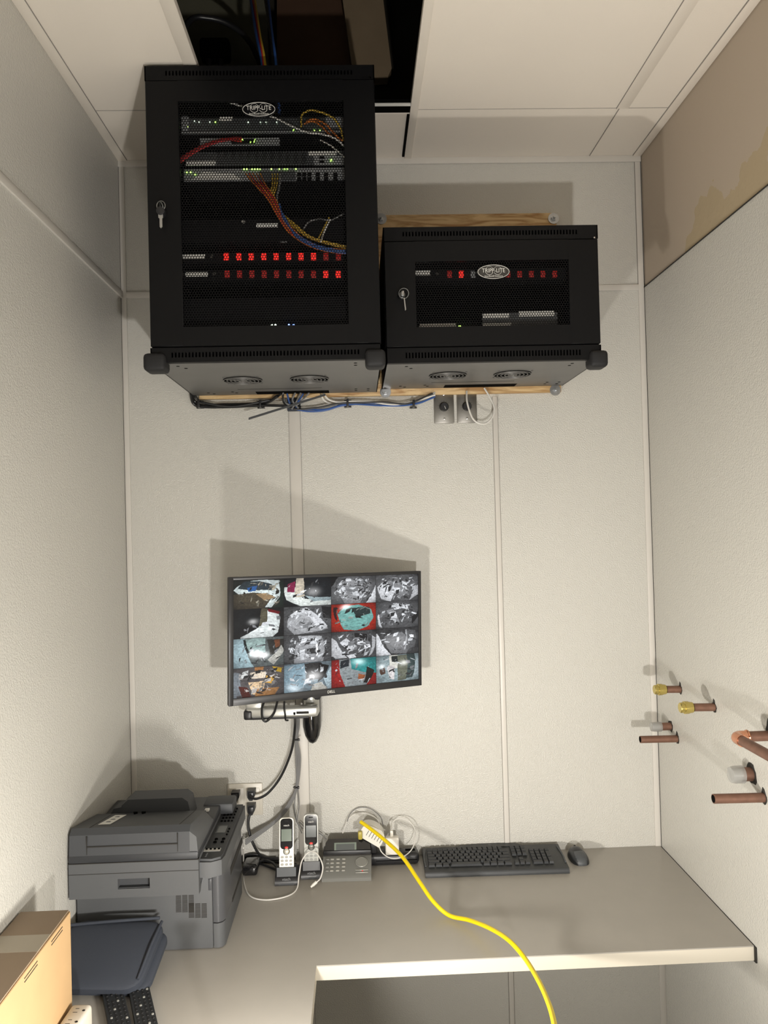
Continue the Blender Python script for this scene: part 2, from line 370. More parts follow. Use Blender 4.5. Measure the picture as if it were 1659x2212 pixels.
# ------------------------------------------------------------------ wall cabinets
def hexmesh(x0, x1, z0, z1, y, pitch=.0073, hole=.80, th=.0012):
    R = pitch/math.sqrt(3); v = []; f = []; rows = int((z1-z0)/(1.5*R)); cols = int((x1-x0)/pitch)
    ang = [math.radians(60*k+30) for k in range(6)]
    for r in range(rows):
        for cc in range(cols):
            cx = x0+pitch*(cc+.5+(.5 if r % 2 else 0)); cz = z0+R+1.5*R*r
            if cx > x1-pitch*.4: continue
            k = len(v)
            for yy, s in ((y, 1), (y, hole), (y+th, hole)):
                for a in ang: v.append((cx+R*s*math.cos(a), yy, cz+R*s*math.sin(a)))
            for i in range(6):
                j = (i+1) % 6; f.append((k+i, k+j, k+6+j, k+6+i)); f.append((k+6+i, k+6+j, k+12+j, k+12+i))
    return v, f
def slotted(mb, x0, x1, z0, z1, y0, y1, sx0, sx1, nslot, sz0, sz1):
    mb.add(box(x0, x1, y0, y1, z0, sz0)); mb.add(box(x0, x1, y0, y1, sz1, z1)); mb.add(box(x0, sx0, y0, y1, sz0, sz1)); mb.add(box(sx1, x1, y0, y1, sz0, sz1))
    p = (sx1-sx0)/nslot
    for i in range(nslot): mb.add(box(sx0+p*(i+.5), sx0+p*(i+1), y0, y1, sz0, sz1))
def cabinet(label, x0, x1, yf, yr, z0, z1, d0, d1, m0, m1, mx0, mx1, nsl, fans, guards, lockx, lockz, emb, loc, keyform):
    """z0..z1 whole height, d0..d1 door, m0..m1 x mx0..mx1 perforated window"""
    t = thing('server_cabinet', label, 'server cabinet', loc)
    b = MB(); th = .0025
    yb = yf+.018
    b.add(box(x0, x0+th, yb, yr, z0, z1)); b.add(box(x1-th, x1, yb, yr, z0, z1)); b.add(box(x0, x1, yb, yr, z1-th, z1)); b.add(box(x0, x1, yr-th, yr, z0, z1))
    b.build('shell', 'black', t)
    for rx in (x0+.045, x1-.06): MB().add(box(rx, rx+.015, yb+.02, yb+.035, z0+.02, z1-.02)).build('rack_rail', 'dark', t)
    for zz0, zz1 in ((z0, d0-.003), (d1+.003, z1)):
        s = MB(); slotted(s, x0, x1, zz0, zz1, yf, yf+.003, x0+.055, x1-.055, nsl, zz0+.013, zz1-.013)
        s.add(box(x0, x1, yf+.003, yb, zz0, zz0+.003)); s.add(box(x0, x1, yf+.003, yb, zz1-.003, zz1)); s.add(box(x0, x0+.003, yf, yb, zz0, zz1)); s.add(box(x1-.003, x1, yf, yb, zz0, zz1))
        s.add(box(x0+.02, x1-.02, yf+.014, yf+.016, zz0+.003, zz1-.003), 1)
        s.build('vent_rail', ['black', 'slot'], t)
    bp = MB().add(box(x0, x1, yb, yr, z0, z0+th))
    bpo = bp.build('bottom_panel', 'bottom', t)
    for (hx, hy) in [(x0+.06, yf+.05), (x0+.075, yf+.08), (x0+.06, yr-.05), (x0+.075, yr-.03), (x1-.07, yf+.05), (x1-.07, yf+.08), (x1-.07, yr-.07), (x1-.07, yr-.04), (x1-.03, yr-.07), (x1-.03, yr-.04), (x0+.14, yr-.06), (x0+.15, yr-.04)]:
        MB().add(cyl((hx, hy, z0-.0003), (hx, hy, z0+.001), .005, n=12)).build('screw_hole', 'slot', bpo)
    fx0, fx1 = fans[0][0]-.04, fans[1][0]+.03
    MB().add(box(fx0, fx1, yr-.105, yr-.102, z0-.0003, z0+.001)).build('knockout_seam', 'slot', bpo); MB().add(box(fx0+.05, fx1+.02, yr-.055, yr-.005, z0-.0004, z0+.001)).build('cable_opening', 'slot', bpo)
    for fx, fy in fans:
        fo = MB().add(cyl((fx, fy, z0-.0006), (fx, fy, z0), .058, n=40)).build('cooling_fan', 'slot', t)
        g = MB()
        for R in (.012, .024, .036, .047, .057): g.add(ring((fx, fy, z0-.003), (0, 0, 1), R, .0014, 40, 6))
        for a in (35, 125):
            dx, dy = .058*math.cos(math.radians(a)), .058*math.sin(math.radians(a)); g.add(cyl((fx-dx, fy-dy, z0-.003), (fx+dx, fy+dy, z0-.003), .0016, n=6))
        for sx in (-1, 1):
            for sy in (-1, 1): g.add(cyl((fx+sx*.05, fy+sy*.05, z0-.002), (fx+sx*.05, fy+sy*.05, z0), .003, n=8))
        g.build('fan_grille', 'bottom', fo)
    # door
    d = MB(); e = .002; y0, y1 = yf-.004, yf+.008
    d.add(box(x0+e, mx0, y0, y1, d0, d1, .0015, 1)); d.add(box(mx1, x1-e, y0, y1, d0, d1, .0015, 1)); d.add(box(mx0-.002, mx1+.002, y0, y1, d0, m0)); d.add(box(mx0-.002, mx1+.002, y0, y1, m1, d1))
    do = d.build('door', 'black', t)
    MB().add(hexmesh(mx0-.003, mx1+.006, m0-.003, m1+.006, y0+.003)).build('perforated_panel', 'black', do, smooth=False)
    lk = MB().add(lathe((lockx, y0, lockz), (0, -1, 0), [(0, .013), (.006, .012), (.010, .009), (.012, .0085)])).build('lock', 'gblack', do)
    k = MB()
    if keyform == 0:
        k.add(ring((lockx, y0-.016, lockz+.012), (.25, 1, .1), .012, .0011, 28, 6)); k.add(ring((lockx+.002, y0-.018, lockz+.010), (1, .5, .4), .010, .0010, 28, 6))
        k.add(prism([(lockx-.006, lockz-.008), (lockx+.006, lockz-.008), (lockx+.006, lockz-.022), (lockx+.004, lockz-.024), (lockx+.004, lockz-.046), (lockx, lockz-.050), (lockx-.003, lockz-.046), (lockx-.003, lockz-.024), (lockx-.006, lockz-.022)], 1, y0-.022, y0-.0195))
        MB().add(lathe((lockx, y0-.012, lockz-.004), (0, -1, 0), [(0, .010), (.012, .011), (.013, .009)])).build('key_head', 'blackp', do)
    else:
        k.add(ring((lockx+.004, y0-.016, lockz+.002), (.3, 1, .2), .014, .0011, 28, 6)); k.add(box(lockx-.004, lockx+.004, y0-.026, y0-.01, lockz-.007, lockz+.007, .001))
        k.add(prism([(lockx+.003, lockz-.012), (lockx+.006, lockz-.012), (lockx+.009, lockz-.045), (lockx+.006, lockz-.048)], 1, y0-.022, y0-.020))
    k.build('key', 'zinc', do)
    # emblem
    ex, ez, ew, eh = emb
    em = MB().add(prism([(ex+ew*math.cos(math.radians(a)), ez+eh*math.sin(math.radians(a))) for a in range(0, 360, 8)], 1, y0-.0015, y0+.004)).build('emblem', 'gblack', do)
    rim = [(ex+.94*ew*math.cos(math.radians(a)), y0-.0018, ez+.92*eh*math.sin(math.radians(a))) for a in range(0, 361, 8)]
    MB().add(tube(rim, .0007, 6, 1, False)).build('emblem_ring', 'label', em)
    T = Matrix.Translation((ex, y0-.0022, ez+.003)) @ FACE
    text('lettering', 'TRIPP-LITE', .0165, 'label', T, em, local=False, sx=.86)
    text('small_lettering', 'SmartRack® Enclosure', .0062, 'label', Matrix.Translation((ex, y0-.0022, ez-.0125)) @ FACE, em, local=False, sx=.9)
    arcs = MB()
    for sx in (-1, 1): arcs.add(tube([(ex+sx*.012+.011*math.cos(math.radians(a)), y0-.0019, ez+.003+.0125*math.sin(math.radians(a))) for a in range(25, 156, 10)], .0003, 5, 1, False)); arcs.add(tube([(ex+sx*.012+.011*math.cos(math.radians(a)), y0-.0019, ez+.003-.0115*math.sin(math.radians(a))) for a in range(25, 156, 10)], .0005, 5, 1, False))
    arcs.build('emblem_arcs', 'label', em)
    for gx0, gx1 in guards:
        gz0, gz1 = z0-.024, z0+.024
        MB().add(box(gx0, gx1, yf-.018, yf+.045, gz0, gz1, .012, 3)).build('corner_guard', 'rubber', t)
    # hinge pins
    MB().add(cyl((x1-.012, y0-.001, d1+.0005), (x1-.012, y0-.001, d1+.005), .003, n=10)).build('hinge_pin', 'chrome', t)
    return t
cabL = cabinet('tall black wall-mounted server cabinet touching the ceiling, packed with lit equipment', -.537, .074, -.555, -.03, 2.298, 3.089, 2.340, 3.047, 2.391, 2.992, -.448, -.012, 56,
    ((-.334, -.29), (-.135, -.29)), ((-.554, -.495), (.03, .084)), -.496, 2.695, (-.236, 2.968, .0455, .0200), (-.23, -.3, 2.298), 0)
cabR = cabinet('shorter black wall-mounted server cabinet on the right, hung beside the tall one', .091, .704, -.44, -.022, 2.309, 2.694, 2.354, 2.652, 2.409, 2.595, .180, .616, 56,
    ((.288, -.245), (.488, -.245)), ((.668, .720),), .140, 2.498, (.401, 2.562, .047, .0210), (.40, -.24, 2.309), 1)

# ------------------------------------------------------------------ equipment inside the cabinets
def led(p, m='green', parent=None, r=.0022): return MB().add(ellipsoid(p, r, r*.6, r, 10, 6)).build('indicator_light', m, parent)
YL, YRk = -.515, -.402
def P(x, y, Y=YL): return at(x, y, 1, Y)
def unit(name, label, cat, px0, px1, py0, py1, m, Y=YL, depth=.25, faceparts=()):
    a, b = P(px0, py1, Y), P(px1, py0, Y)
    t = thing(name, label, cat, ((a.x+b.x)/2, Y, a.z)); MB().add(box(a.x, b.x, Y, Y+.003, a.z, b.z, .001, 1)).build('face_plate', m, t); MB().add(box(a.x+.004, b.x-.004, Y+.003, Y+depth, a.z+.001, b.z-.001)).build('chassis', 'dark', t)
    return t
t = unit('network_switch', 'black rack switch with scattered lights, topmost in the tall cabinet', 'network switch', 392, 743, 252, 290, 'greyk')
a, b = P(392, 290), P(743, 284); MB().add(box(a.x, b.x, YL-.004, YL, a.z, b.z)).build('lower_lip', 'greyd', t)
a, b = P(393, 284), P(408, 252); MB().add(box(a.x, b.x, YL-.004, YL, a.z, b.z, .001)).build('mounting_ear', 'greyd', t)
a, b = P(704, 276), P(744, 254); MB().add(box(a.x, b.x, YL-.003, YL, a.z, b.z)).build('mounting_ear', 'greyd', t)
a, b = P(474, 262), P(502, 253); MB().add(box(a.x, b.x, YL-.002, YL, a.z, b.z)).build('label_strip', 'label', t)
for x, y, m in ((420, 262, 'gwhite'), (430, 263, 'gwhite'), (453, 263, 'gwhite'), (465, 263, 'green'), (406, 274, 'green'), (536, 264, 'gwhite'), (563, 264, 'gwhite'), (575, 264, 'gwhite'), (598, 264, 'gwhite'), (634, 281, 'green'), (679, 281, 'green'), (691, 281, 'green')): led(P(x, y, YL-.003), m, t, .0016 if m == 'gwhite' else .0022)
t = unit('media_converter', 'small silver device on a shelf under the topmost switch', 'network device', 432, 604, 297, 315, 'greyd', depth=.12)
a, b = P(500, 311), P(552, 300); MB().add(box(a.x, b.x, YL-.001, YL+.01, a.z, b.z)).build('port_block', 'slot', t)
for x, y in ((511, 302), (524, 302), (550, 302), (541, 307), (549, 307)): led(P(x, y, YL-.003), 'green', t)
t = unit('rack_server', 'grey two-unit server with a ventilated face in the tall cabinet', 'server', 402, 744, 325, 359, 'greyk', depth=.3)
a, b = P(402, 358), P(466, 348); MB().add(box(a.x, b.x, YL-.002, YL, a.z, b.z)).build('badge_strip', 'label', t)
v = MB()
for i in range(44):
    for j in range(6):
        q = P(470+i*4.4+2.2*(j % 2), 330+j*4.6, YL-.001); v.add(cyl((q.x, YL-.001, q.z), (q.x, YL+.001, q.z), .0015, n=6))
o_ = v.build('face_vents', 'slot', t); o_['kind'] = 'stuff'
a, b = P(667, 336), P(727, 327); MB().add(box(a.x, b.x, YL-.002, YL, a.z, b.z)).build('label_strip', 'label', t)
a, b = P(678, 358), P(743, 337); q = MB().add(box(a.x, b.x, YL-.0015, YL, a.z, b.z)).build('port_panel', 'greyd', t)
for y in (341, 350):
    a, b = P(690, y+3), P(701, y-2); MB().add(box(a.x, b.x, YL-.003, YL, a.z, b.z)).build('port', 'slot', q)
led(P(715, 346, YL-.003), 'green', t, .0028)
t = unit('network_switch', 'silver switch with a row of green lights and trailing cables in the tall cabinet', 'network switch', 397, 744, 362, 392, 'greyd')
for x, y in ((403, 372), (412, 372), (422, 377), (527, 365), (533, 365), (544, 365), (550, 365), (556, 365), (561, 365), (586, 365), (603, 365), (614, 365), (620, 365), (639, 365)): led(P(x, y, YL-.002), 'green', t, .0019)
for i in range(6):
    for j in range(2):
        x = (642, 653, 664, 682, 700, 716)[i] + (4 if i > 4 else 0); a, b = P(x, 382+j*9-1, YL), P(x+9, 375+j*9-1, YL); MB().add(box(a.x, b.x, YL-.002, YL+.01, a.z, b.z)).build('network_port', 'slot', t)
a, b = P(560, 390), P(638, 370); MB().add(box(a.x, b.x, YL-.0015, YL+.01, a.z, b.z)).build('port_block', 'greyk', t)
q = MB().add(prism([(P(415, 388).x, P(415, 388).z), (P(520, 388).x, P(520, 388).z), (P(505, 376).x, P(505, 376).z), (P(440, 372).x, P(440, 372).z)][::-1], 1, YL-.0025, YL)).build('face_swoosh', 'label', t)
t = unit('patch_panel', 'blank black panel with a small white label in the middle of the tall cabinet', 'rack panel', 393, 743, 470, 525, 'dark', depth=.05)
a, b = P(554, 492), P(600, 483); MB().add(box(a.x, b.x, YL-.002, YL, a.z, b.z)).build('label_strip', 'labelb', t)
q = P(526, 480); MB().add(cyl((q.x, YL, q.z), (q.x, YL-.004, q.z), .005, n=12)).build('screw', 'zinc', t)
text('lettering', 'TRIPP', .008, 'greyd', Matrix.Translation((P(613, 523).x, YL-.001, P(613, 523).z)) @ FACE, t, local=False)
def pdu(label, px, py, lx0, lx1, lit, Y, dx=26.9, p1=None, w=9, ylab=0):
    c0 = P(px, py, Y); t = thing('power_strip', label, 'power strip', c0)
    a, b = (P(397, py+15, Y), P(742, py-13, Y)) if Y == YL else (P(893, py+15, Y), P(1226, py-15, Y))
    MB().add(box(a.x, b.x, Y, Y+.05, a.z, b.z, .001, 1)).build('chassis', 'dark', t)
    a, b = P(lx0, py+5+ylab, Y), P(lx1, py-5+ylab, Y); MB().add(box(a.x, b.x, Y-.002, Y, a.z, b.z)).build('label_strip', 'label', t)
    q = P(lx1+15, py, Y); MB().add(cyl((q.x, Y, q.z), (q.x, Y-.006, q.z), .005, n=12)).build('breaker_button', 'gblack', t)
    for i in range(10):
        c1 = P(px+i*dx, py+(lit[i][1] if isinstance(lit[i], tuple) else 0), Y); on = lit[i][0] if isinstance(lit[i], tuple) else lit[i]
        s = MB(); s.add(box(c1.x-.0068, c1.x+.0068, Y-.004, Y, c1.z-.0098, c1.z+.0098, .0012))
        s.build('rocker_switch', 'redon' if on == 1 else ('reddim' if on == 0 else 'greyd'), t)
    return t
pdu('upper black power strip with bright red rocker switches in the tall cabinet', 489, 555, 394, 443, [1]*8+[0, 0], YL)
pdu('lower black power strip with mostly dim red rocker switches in the tall cabinet', 491, 593, 401, 449, [0]*7+[0, 1, 1], YL, dx=26.6)
pdu('black power strip with red rocker switches in the right cabinet', 971, 593, 897, 929, [0, 1, 2, 0, 0, 0, 0, 0, 0, 0], YRk, dx=25.2, ylab=-3)
t = unit('battery_backup', 'black battery unit with green and blue lights at the tall cabinet base', 'battery backup', 398, 748, 640, 706, 'dark')
for x, m in ((587, 'gwhite'), (595, 'gwhite'), (624, 'bled'), (634, 'bled')): led(P(x, 702, YL-.002), m, t, .0026)
t = unit('rack_shelf_device', 'grey box with two pale label strips in the lower right of the right cabinet', 'network device', 1042, 1204, 673, 707, 'greyk', YRk, .2)
for x0, x1, y0, y1, in ((1043, 1099, 677, 688), (1121, 1197, 672, 684), (1043, 1104, 698, 707)):
    a, b = P(x0, y1, YRk), P(x1, y0, YRk); MB().add(box(a.x, b.x, YRk-.002, YRk, a.z, b.z)).build('label_strip', 'label', t)
t = unit('rack_modem', 'low black device with a pale strip and one green light in the right cabinet', 'network device', 903, 1032, 694, 709, 'dark', YRk, .2)
a, b = P(906, 708, YRk), P(985, 699, YRk); MB().add(box(a.x, b.x, YRk-.002, YRk, a.z, b.z)).build('label_strip', 'label', t)
led(P(993, 706, YRk-.003), 'green', t, .0042)
# cables inside the tall cabinet
def cable(pts, r, m, label, group=None, Y=None, name='network_cable', cat='cable', k=8):
    Q = [at(p[0], p[1], 1, (Y if len(p) < 3 else p[2])) for p in pts]
    return tag(MB().add(tube(Q, r, k)).build(name, m), label, cat, group)
gr = 'red network cables entering the tall cabinet from its left side'
for i in range(4): cable([(372, 352+i*4), (392, 340+i*3), (430, 318+i*2), (470, 303+i*1.5), (500, 298+i*1.5), (522, 298+i*3, -.515)], .0024, 'red', ('topmost', 'second', 'third', 'lowest')[i]+' red network cable curving in from the left side of the tall cabinet', gr, -.528-.003*i)
go = 'orange cables hanging from the silver switch in the tall cabinet'
for i in range(5): cable([(530+i*8, 374, -.514), (548+i*6, 396), (580+i*4, 432), (598+i*3, 465), (625+i*2, 503-i*2), (665, 530-i*2), (705, 543-i*2), (746, 548-i*2)], .0019, ('orange', 'red')[i % 2], ('leftmost orange', 'left red', 'middle orange', 'right red', 'rightmost orange')[i]+' cable in the bundle curving down from the silver switch', go if i % 2 == 0 else 'red cables hanging from the silver switch in the tall cabinet', -.528-.0015*i)
for i in range(3): cable([(588+i*6, 374, -.514), (588+i*5, 400), (584+i*4, 425), (596+i*4, 455), (628+i*4, 485-i), (670+i*3, 515-i), (748, 538-i*3)], .0019, 'ycab', ('leftmost', 'middle', 'rightmost')[i]+' ochre cable hanging from the silver switch in the tall cabinet', 'ochre cables hanging from the silver switch in the tall cabinet', -.526-.002*i)
for i in range(3): cable([(604, 440+i*4), (612+i*2, 472), (640, 505+i*3), (680, 528+i*3), (720, 538+i*3), (748, 541+i*3)], .0022, 'blue', ('upper', 'middle', 'lowest')[i]+' blue cable along the bundle inside the tall cabinet', 'blue cables in the tall cabinet', -.534-.002*i)
cable([(605, 376), (604, 400), (598, 432), (606, 470)], .0030, 'grey', 'dark grey cable hanging straight down from the silver switch', Y=-.522)
cable([(495, 221), (520, 229), (548, 240), (590, 253), (625, 270), (660, 285), (700, 291), (725, 300), (744, 316)], .0026, 'wcab', 'white cable running diagonally behind the emblem of the tall cabinet', Y=-.535)
cable([(692, 303), (715, 315), (733, 330), (746, 342)], .0020, 'wcab', 'short white cable sloping down at the right inside the tall cabinet', Y=-.53)
for i, pts in enumerate(([(651, 275), (652, 250), (668, 239), (695, 243), (722, 257), (736, 280), (742, 305)], [(662, 262), (680, 258), (705, 270), (725, 292), (740, 305)], [(656, 268), (676, 262), (698, 276), (718, 298)])):
    cable(pts, .0026, ('ycab', 'orange', 'orange')[i], ('ochre cable arching at the upper right inside the tall cabinet', 'larger orange cable looping under the ochre arch in the tall cabinet', 'smaller orange cable looping under the ochre arch in the tall cabinet')[i], None if i == 0 else 'orange loops in the tall cabinet', -.535+.004*i)
cable([(655, 495), (668, 479), (690, 473), (715, 475), (742, 462)], .0022, 'grey', 'pale cable arching at mid height on the right inside the tall cabinet', Y=-.53)
cable([(686, 520), (697, 498), (711, 470)], .0022, 'ycab', 'short ochre cable standing upright inside the tall cabinet', Y=-.528)
cable([(692, 524), (703, 495), (713, 474)], .0020, 'wcab', 'short white cable standing upright inside the tall cabinet', Y=-.531)

# ------------------------------------------------------------------ under the cabinets
pA, pB = at(537, 903, 1, -.10), at(703, 851, 1, -.07)
d_ = (pB-pA).normalized(); up = Vector((0, .25, 1)).normalized(); nn = d_.cross(up).normalized()
T = Matrix(((d_.x, nn.x, up.x, pA.x), (d_.y, nn.y, up.y, pA.y), (d_.z, nn.z, up.z, pA.z), (0, 0, 0, 1)))
L_ = (pB-pA).length
hp = MB().add(box(0, L_, -.010, 0, 0, .0015), 0, T).add(box(0, L_, -.0015, 0, -.006, .0015), 0, T)
tag(hp.build('cover_plate', 'pl_mid'), 'dark grey metal plate hanging at a slant beneath the tall cabinet', 'metal plate')
YW = -.018
gbk = 'black cables sagging below the tall cabinet'
for i, pts in enumerate(([(415, 847, -.05), (420, 866), (436, 876), (480, 874), (530, 873), (575, 870), (600, 855, -.05)], [(412, 850, -.05), (418, 872), (440, 879), (500, 879), (560, 876), (620, 877), (650, 880)],
                         [(418, 845, -.05), (426, 862), (445, 871), (500, 878), (550, 871), (590, 862), (608, 850, -.05)])):
    cable(pts, .0052-.0006*i, 'bcab', ('black cable along the wall with its clip at the left end below the tall cabinet', 'lowest black cable below the tall cabinet, running on past the slanted plate', 'thinnest black cable sagging below the left end of the tall cabinet')[i], gbk, YW-.005*i, 'power_cable')
gw = 'white cables running below the cabinets to the steel plates'
for i, pts in enumerate(([(693, 852, -.045), (702, 866), (722, 873), (750, 872), (800, 873), (840, 878), (880, 873), (915, 860), (940, 848)], [(698, 850, -.045), (712, 864), (735, 869), (760, 867), (800, 868), (850, 874), (890, 868), (940, 853)])):
    cable(pts, .0032, 'wcab', ('lower', 'upper')[i]+' white cable running along the wall to the steel plates', gw, YW-.008*i-.002)
gl = 'blue cables running below the cabinets to the steel plates'
for i, pts in enumerate(([(620, 850, -.05), (630, 878), (660, 888), (700, 887), (740, 876), (790, 872), (850, 872), (900, 872), (940, 856)], [(655, 850, -.05), (640, 880), (665, 884), (705, 884), (750, 873), (820, 876), (870, 876), (905, 870), (938, 858)])):
    cable(pts, .0030, 'blue', ('lower', 'upper')[i]+' blue cable sagging along the wall to the steel plates', gl, YW-.003-.004*i)
cable([(612, 848, -.05), (612, 868), (625, 880), (650, 884), (690, 880), (730, 872), (770, 870), (830, 869), (880, 872), (935, 850)], .0030, 'bcab', 'black cable running among the white and blue ones to the steel plates', Y=YW-.012)
for i, pts in enumerate(([(638, 848, -.05), (632, 865), (645, 882)], [(650, 848, -.05), (640, 868), (630, 884)], [(612, 846, -.06), (611, 858), (620, 872), (634, 876)], [(668, 848, -.05), (655, 862), (640, 876)])):
    cable(pts, .0030, 'grey', ('second', 'third', 'leftmost', 'rightmost')[i]+' of four grey cables dropping from the underside of the tall cabinet', 'grey cables dropping from the tall cabinet', -.032)
q = at(635, 884, 1, -.012); one('cable_raceway', box(q.x-.022, q.x+.022, -.018, 0, q.z-.006, q.z+.035, .002), 'navy', 'dark sleeve end at the top of the wide vertical wall strip', 'cable sleeve')
cl = [(431, 873, 'small black cable clip at the left end of the black cables'), (563, 873, 'small black cable clip near the middle of the black cables'), (751, 871, 'black cable clip left of the two holding the white cables'), (893, 873, 'black cable clip nearest the steel plates')]
for i, (x, y, lab) in enumerate(cl):
    q = at(x, y, 1, -.02)
    if i == 0:
        ct = thing('cable_clip', lab, 'cable clip', q, group='clips holding the cables'); MB().add(box(-.012, .012, .006, .018, -.013, -.009, .001)).add(box(-.012, .012, .006, .018, .009, .012, .001)).add(box(-.0035, .0035, -.019, -.015, -.012, .011, .001)).add(box(-.0035, .0035, -.018, .014, -.013, -.010)).add(box(-.0035, .0035, -.018, .014, .009, .012)).build('strap', 'blackp', ct, local=True)
    else: dup(ct, q, label=lab)

# ------------------------------------------------------------------ steel dimmer plates
for i, (x0, x1, lab) in enumerate(((.267, .335, 'left brushed steel wall plate with a black dial'), (.346, .412, 'right brushed steel wall plate, its dial behind a white wire loop'))):
    cx = (x0+x1)/2
    if i == 0:
        t = thing('dimmer_plate', lab, 'wall plate', (cx, 0, 2.248), group='steel wall plates below the right cabinet')
        MB().add(box(-.034, .034, -.006, 0, -.057, .057, .004, 2)).add(box(-.0295, .0295, -.0065, -.005, -.053, .053, .0008)).build('plate', 'steel', t, local=True)
        for z in (-.041, .041): MB().add(lathe((0, -.0065, z), (0, -1, 0), [(0, .0038), (.0012, .0034), (.002, .001)], 14)).build('screw', 'chrome', t, local=True)
        kb = MB().add(lathe((0, -.0065, 0), (0, -1, 0), [(0, .0165), (.004, .0155), (.014, .0135), (.016, .0115)], 28)).build('dial_knob', 'blackp', t, local=True)
        MB().add(box(-.0006, .0006, -.0235, -.0224, -.011, 0), 0, Matrix.Rotation(math.radians(-20), 4, 'Y')).build('dial_pointer', 'label', kb, local=True)
        tk = MB()
        for k in range(11):
            a = math.radians(-130+26*k); tk.add(box(-.0004, .0004, -.0069, -.0063, .0185, .0215), 0, Matrix.Rotation(a, 4, 'Y'))
        tk.build('dial_marks', 'gap', t, local=True)
        first = t
    else: dup(first, (cx, 0, 2.248), label=lab)
cable([(1008, 845, -.03), (1009, 868, -.045), (1018, 898, -.05), (1030, 912, -.05), (1048, 915, -.045), (1063, 902, -.04), (1068, 882, -.035), (1058, 858, -.03), (1046, 838, -.03)], .0030, 'wcab', 'white wire looping in front of the right steel plate', name='loop_wire', cat='wire')

# ------------------------------------------------------------------ monitor
MR = Euler((0, 0, math.radians(25.1))).to_matrix().to_4x4() @ Matrix.Rotation(math.radians(1.3), 4, 'Y')
mon = thing('monitor', 'wide black flat monitor on a wall arm showing sixteen camera views', 'monitor', (-.094, -.235, 1.5225), MR.to_euler())
W2, H2 = .318, .185
c = MB(); c.add(box(-W2, W2, 0, .012, -H2, H2, .003)); c.add(box(-W2+.05, W2-.05, .012, .045, -H2+.04, H2-.04, .012)); c.build('back_housing', 'blackp', mon, local=True)
bz = MB(); bl, br, bt_, bb_ = .014, .010, .009, .021
bz.add(box(-W2, -W2+bl, -.006, 0, -H2, H2, .001)); bz.add(box(W2-br, W2, -.006, 0, -H2, H2, .001)); bz.add(box(-W2+bl-.001, W2-br+.001, -.006, 0, H2-bt_, H2, .001)); bz.add(box(-W2+bl-.001, W2-br+.001, -.006, 0, -H2, -H2+bb_, .001))
bz.build('bezel', 'blackp', mon, local=True)
text('lettering', 'DELL', .0115, 'label', Matrix.Translation((.0, -.0064, -H2+.011)) @ FACE, mon)
# the picture on the screen: a grid of coloured cells drawn with simple shapes
NX, NY = 576, 320; img = np.zeros((NY, NX, 3)); tw, th_ = NX//4, NY//4
gy, gx = np.mgrid[0:th_, 0:tw]; U0, V0 = gx/tw, gy/th_
def barrel(seed):
    global U_, V_
    r_ = np.random.default_rng(seed+900); a = (U0-.5); b = (V0-.5); q = a*a+b*b; k = .75+.5*q*1.6
    p = r_.uniform(0, 6, 4)
    U_ = np.clip(.5+a*k/.95+.004*np.sin(13*V0+p[0])+.002*np.sin(37*V0+p[1]), 0, .999); V_ = np.clip(.5+b*k/.95+.005*np.sin(11*U0+p[2])+.002*np.sin(41*U0+p[3]), 0, .999)
U_, V_ = U0, V0
def inpoly(pts):
    r = np.zeros(U_.shape, bool); n_ = len(pts)
    for i in range(n_):
        x0, y0 = pts[i]; x1, y1 = pts[(i+1) % n_]
        c_ = ((y0 > V_) != (y1 > V_)); xs = (x1-x0)*(V_-y0)/((y1-y0) if abs(y1-y0) > 1e-9 else 1e-9)+x0; r ^= c_ & (U_ < xs)
    return r
def fbm(sc, seed):
    r_ = np.random.default_rng(seed); o_ = np.zeros(U_.shape)
    for k, a in ((sc, 1), (sc*2, .6), (sc*4, .4)):
        g = r_.random((k+2, k+2)); xi = U_*k; yi = V_*k; x0 = xi.astype(int); y0 = yi.astype(int); fx, fy = xi-x0, yi-y0
        o_ += a*((g[y0, x0]*(1-fx)+g[y0, x0+1]*fx)*(1-fy)+(g[y0+1, x0]*(1-fx)+g[y0+1, x0+1]*fx)*fy)
    return o_/2
def tile(base, shapes, n=.3, seed=1, glow=None, clutter=0, ctone=(.7, .72, .75)):
    barrel(seed); c_ = np.ones(U_.shape+(3,))*np.array(base); c_ *= (1-n+2*n*fbm(6, seed))[..., None]
    r_ = np.random.default_rng(seed+50)
    for pts, colr in shapes:
        k = inpoly(pts); c_[k] = np.array(colr)*(1-.12+.24*fbm(9, seed+3))[k][..., None]
    for k in range(int(clutter*1.5)+12):
        x, y = r_.uniform(.1, .85), r_.uniform(.1, .8); a, bb2, sk = r_.choice([r_.uniform(.008, .02), r_.uniform(.03, .12)]), r_.choice([r_.uniform(.012, .025), r_.uniform(.04, .14)]), r_.uniform(-.06, .06); tn = r_.choice([.08, .35, .8, 1.0], p=[.35, .25, .25, .15])
        kk = inpoly([(x, y), (x+a, y+sk), (x+a+sk, y+bb2), (x+sk*.5, y+bb2-sk)]); c_[kk] = np.array(ctone)*tn
    c_ *= (.6+.8*fbm(30, seed+9)**1.3)[..., None]*np.clip(1.25-1.6*((U0-.5)**2+(V0-.5)**2), .35, 1.1)[..., None]
    if glow:
        for gx_, gy_, rr, s_ in glow: c_ += (s_*np.exp(-(((U_-gx_)/rr)**2+((V_-gy_)/rr)**2)))[..., None]
    return c_
G = lambda a: (a, a*1.02, a*1.06)
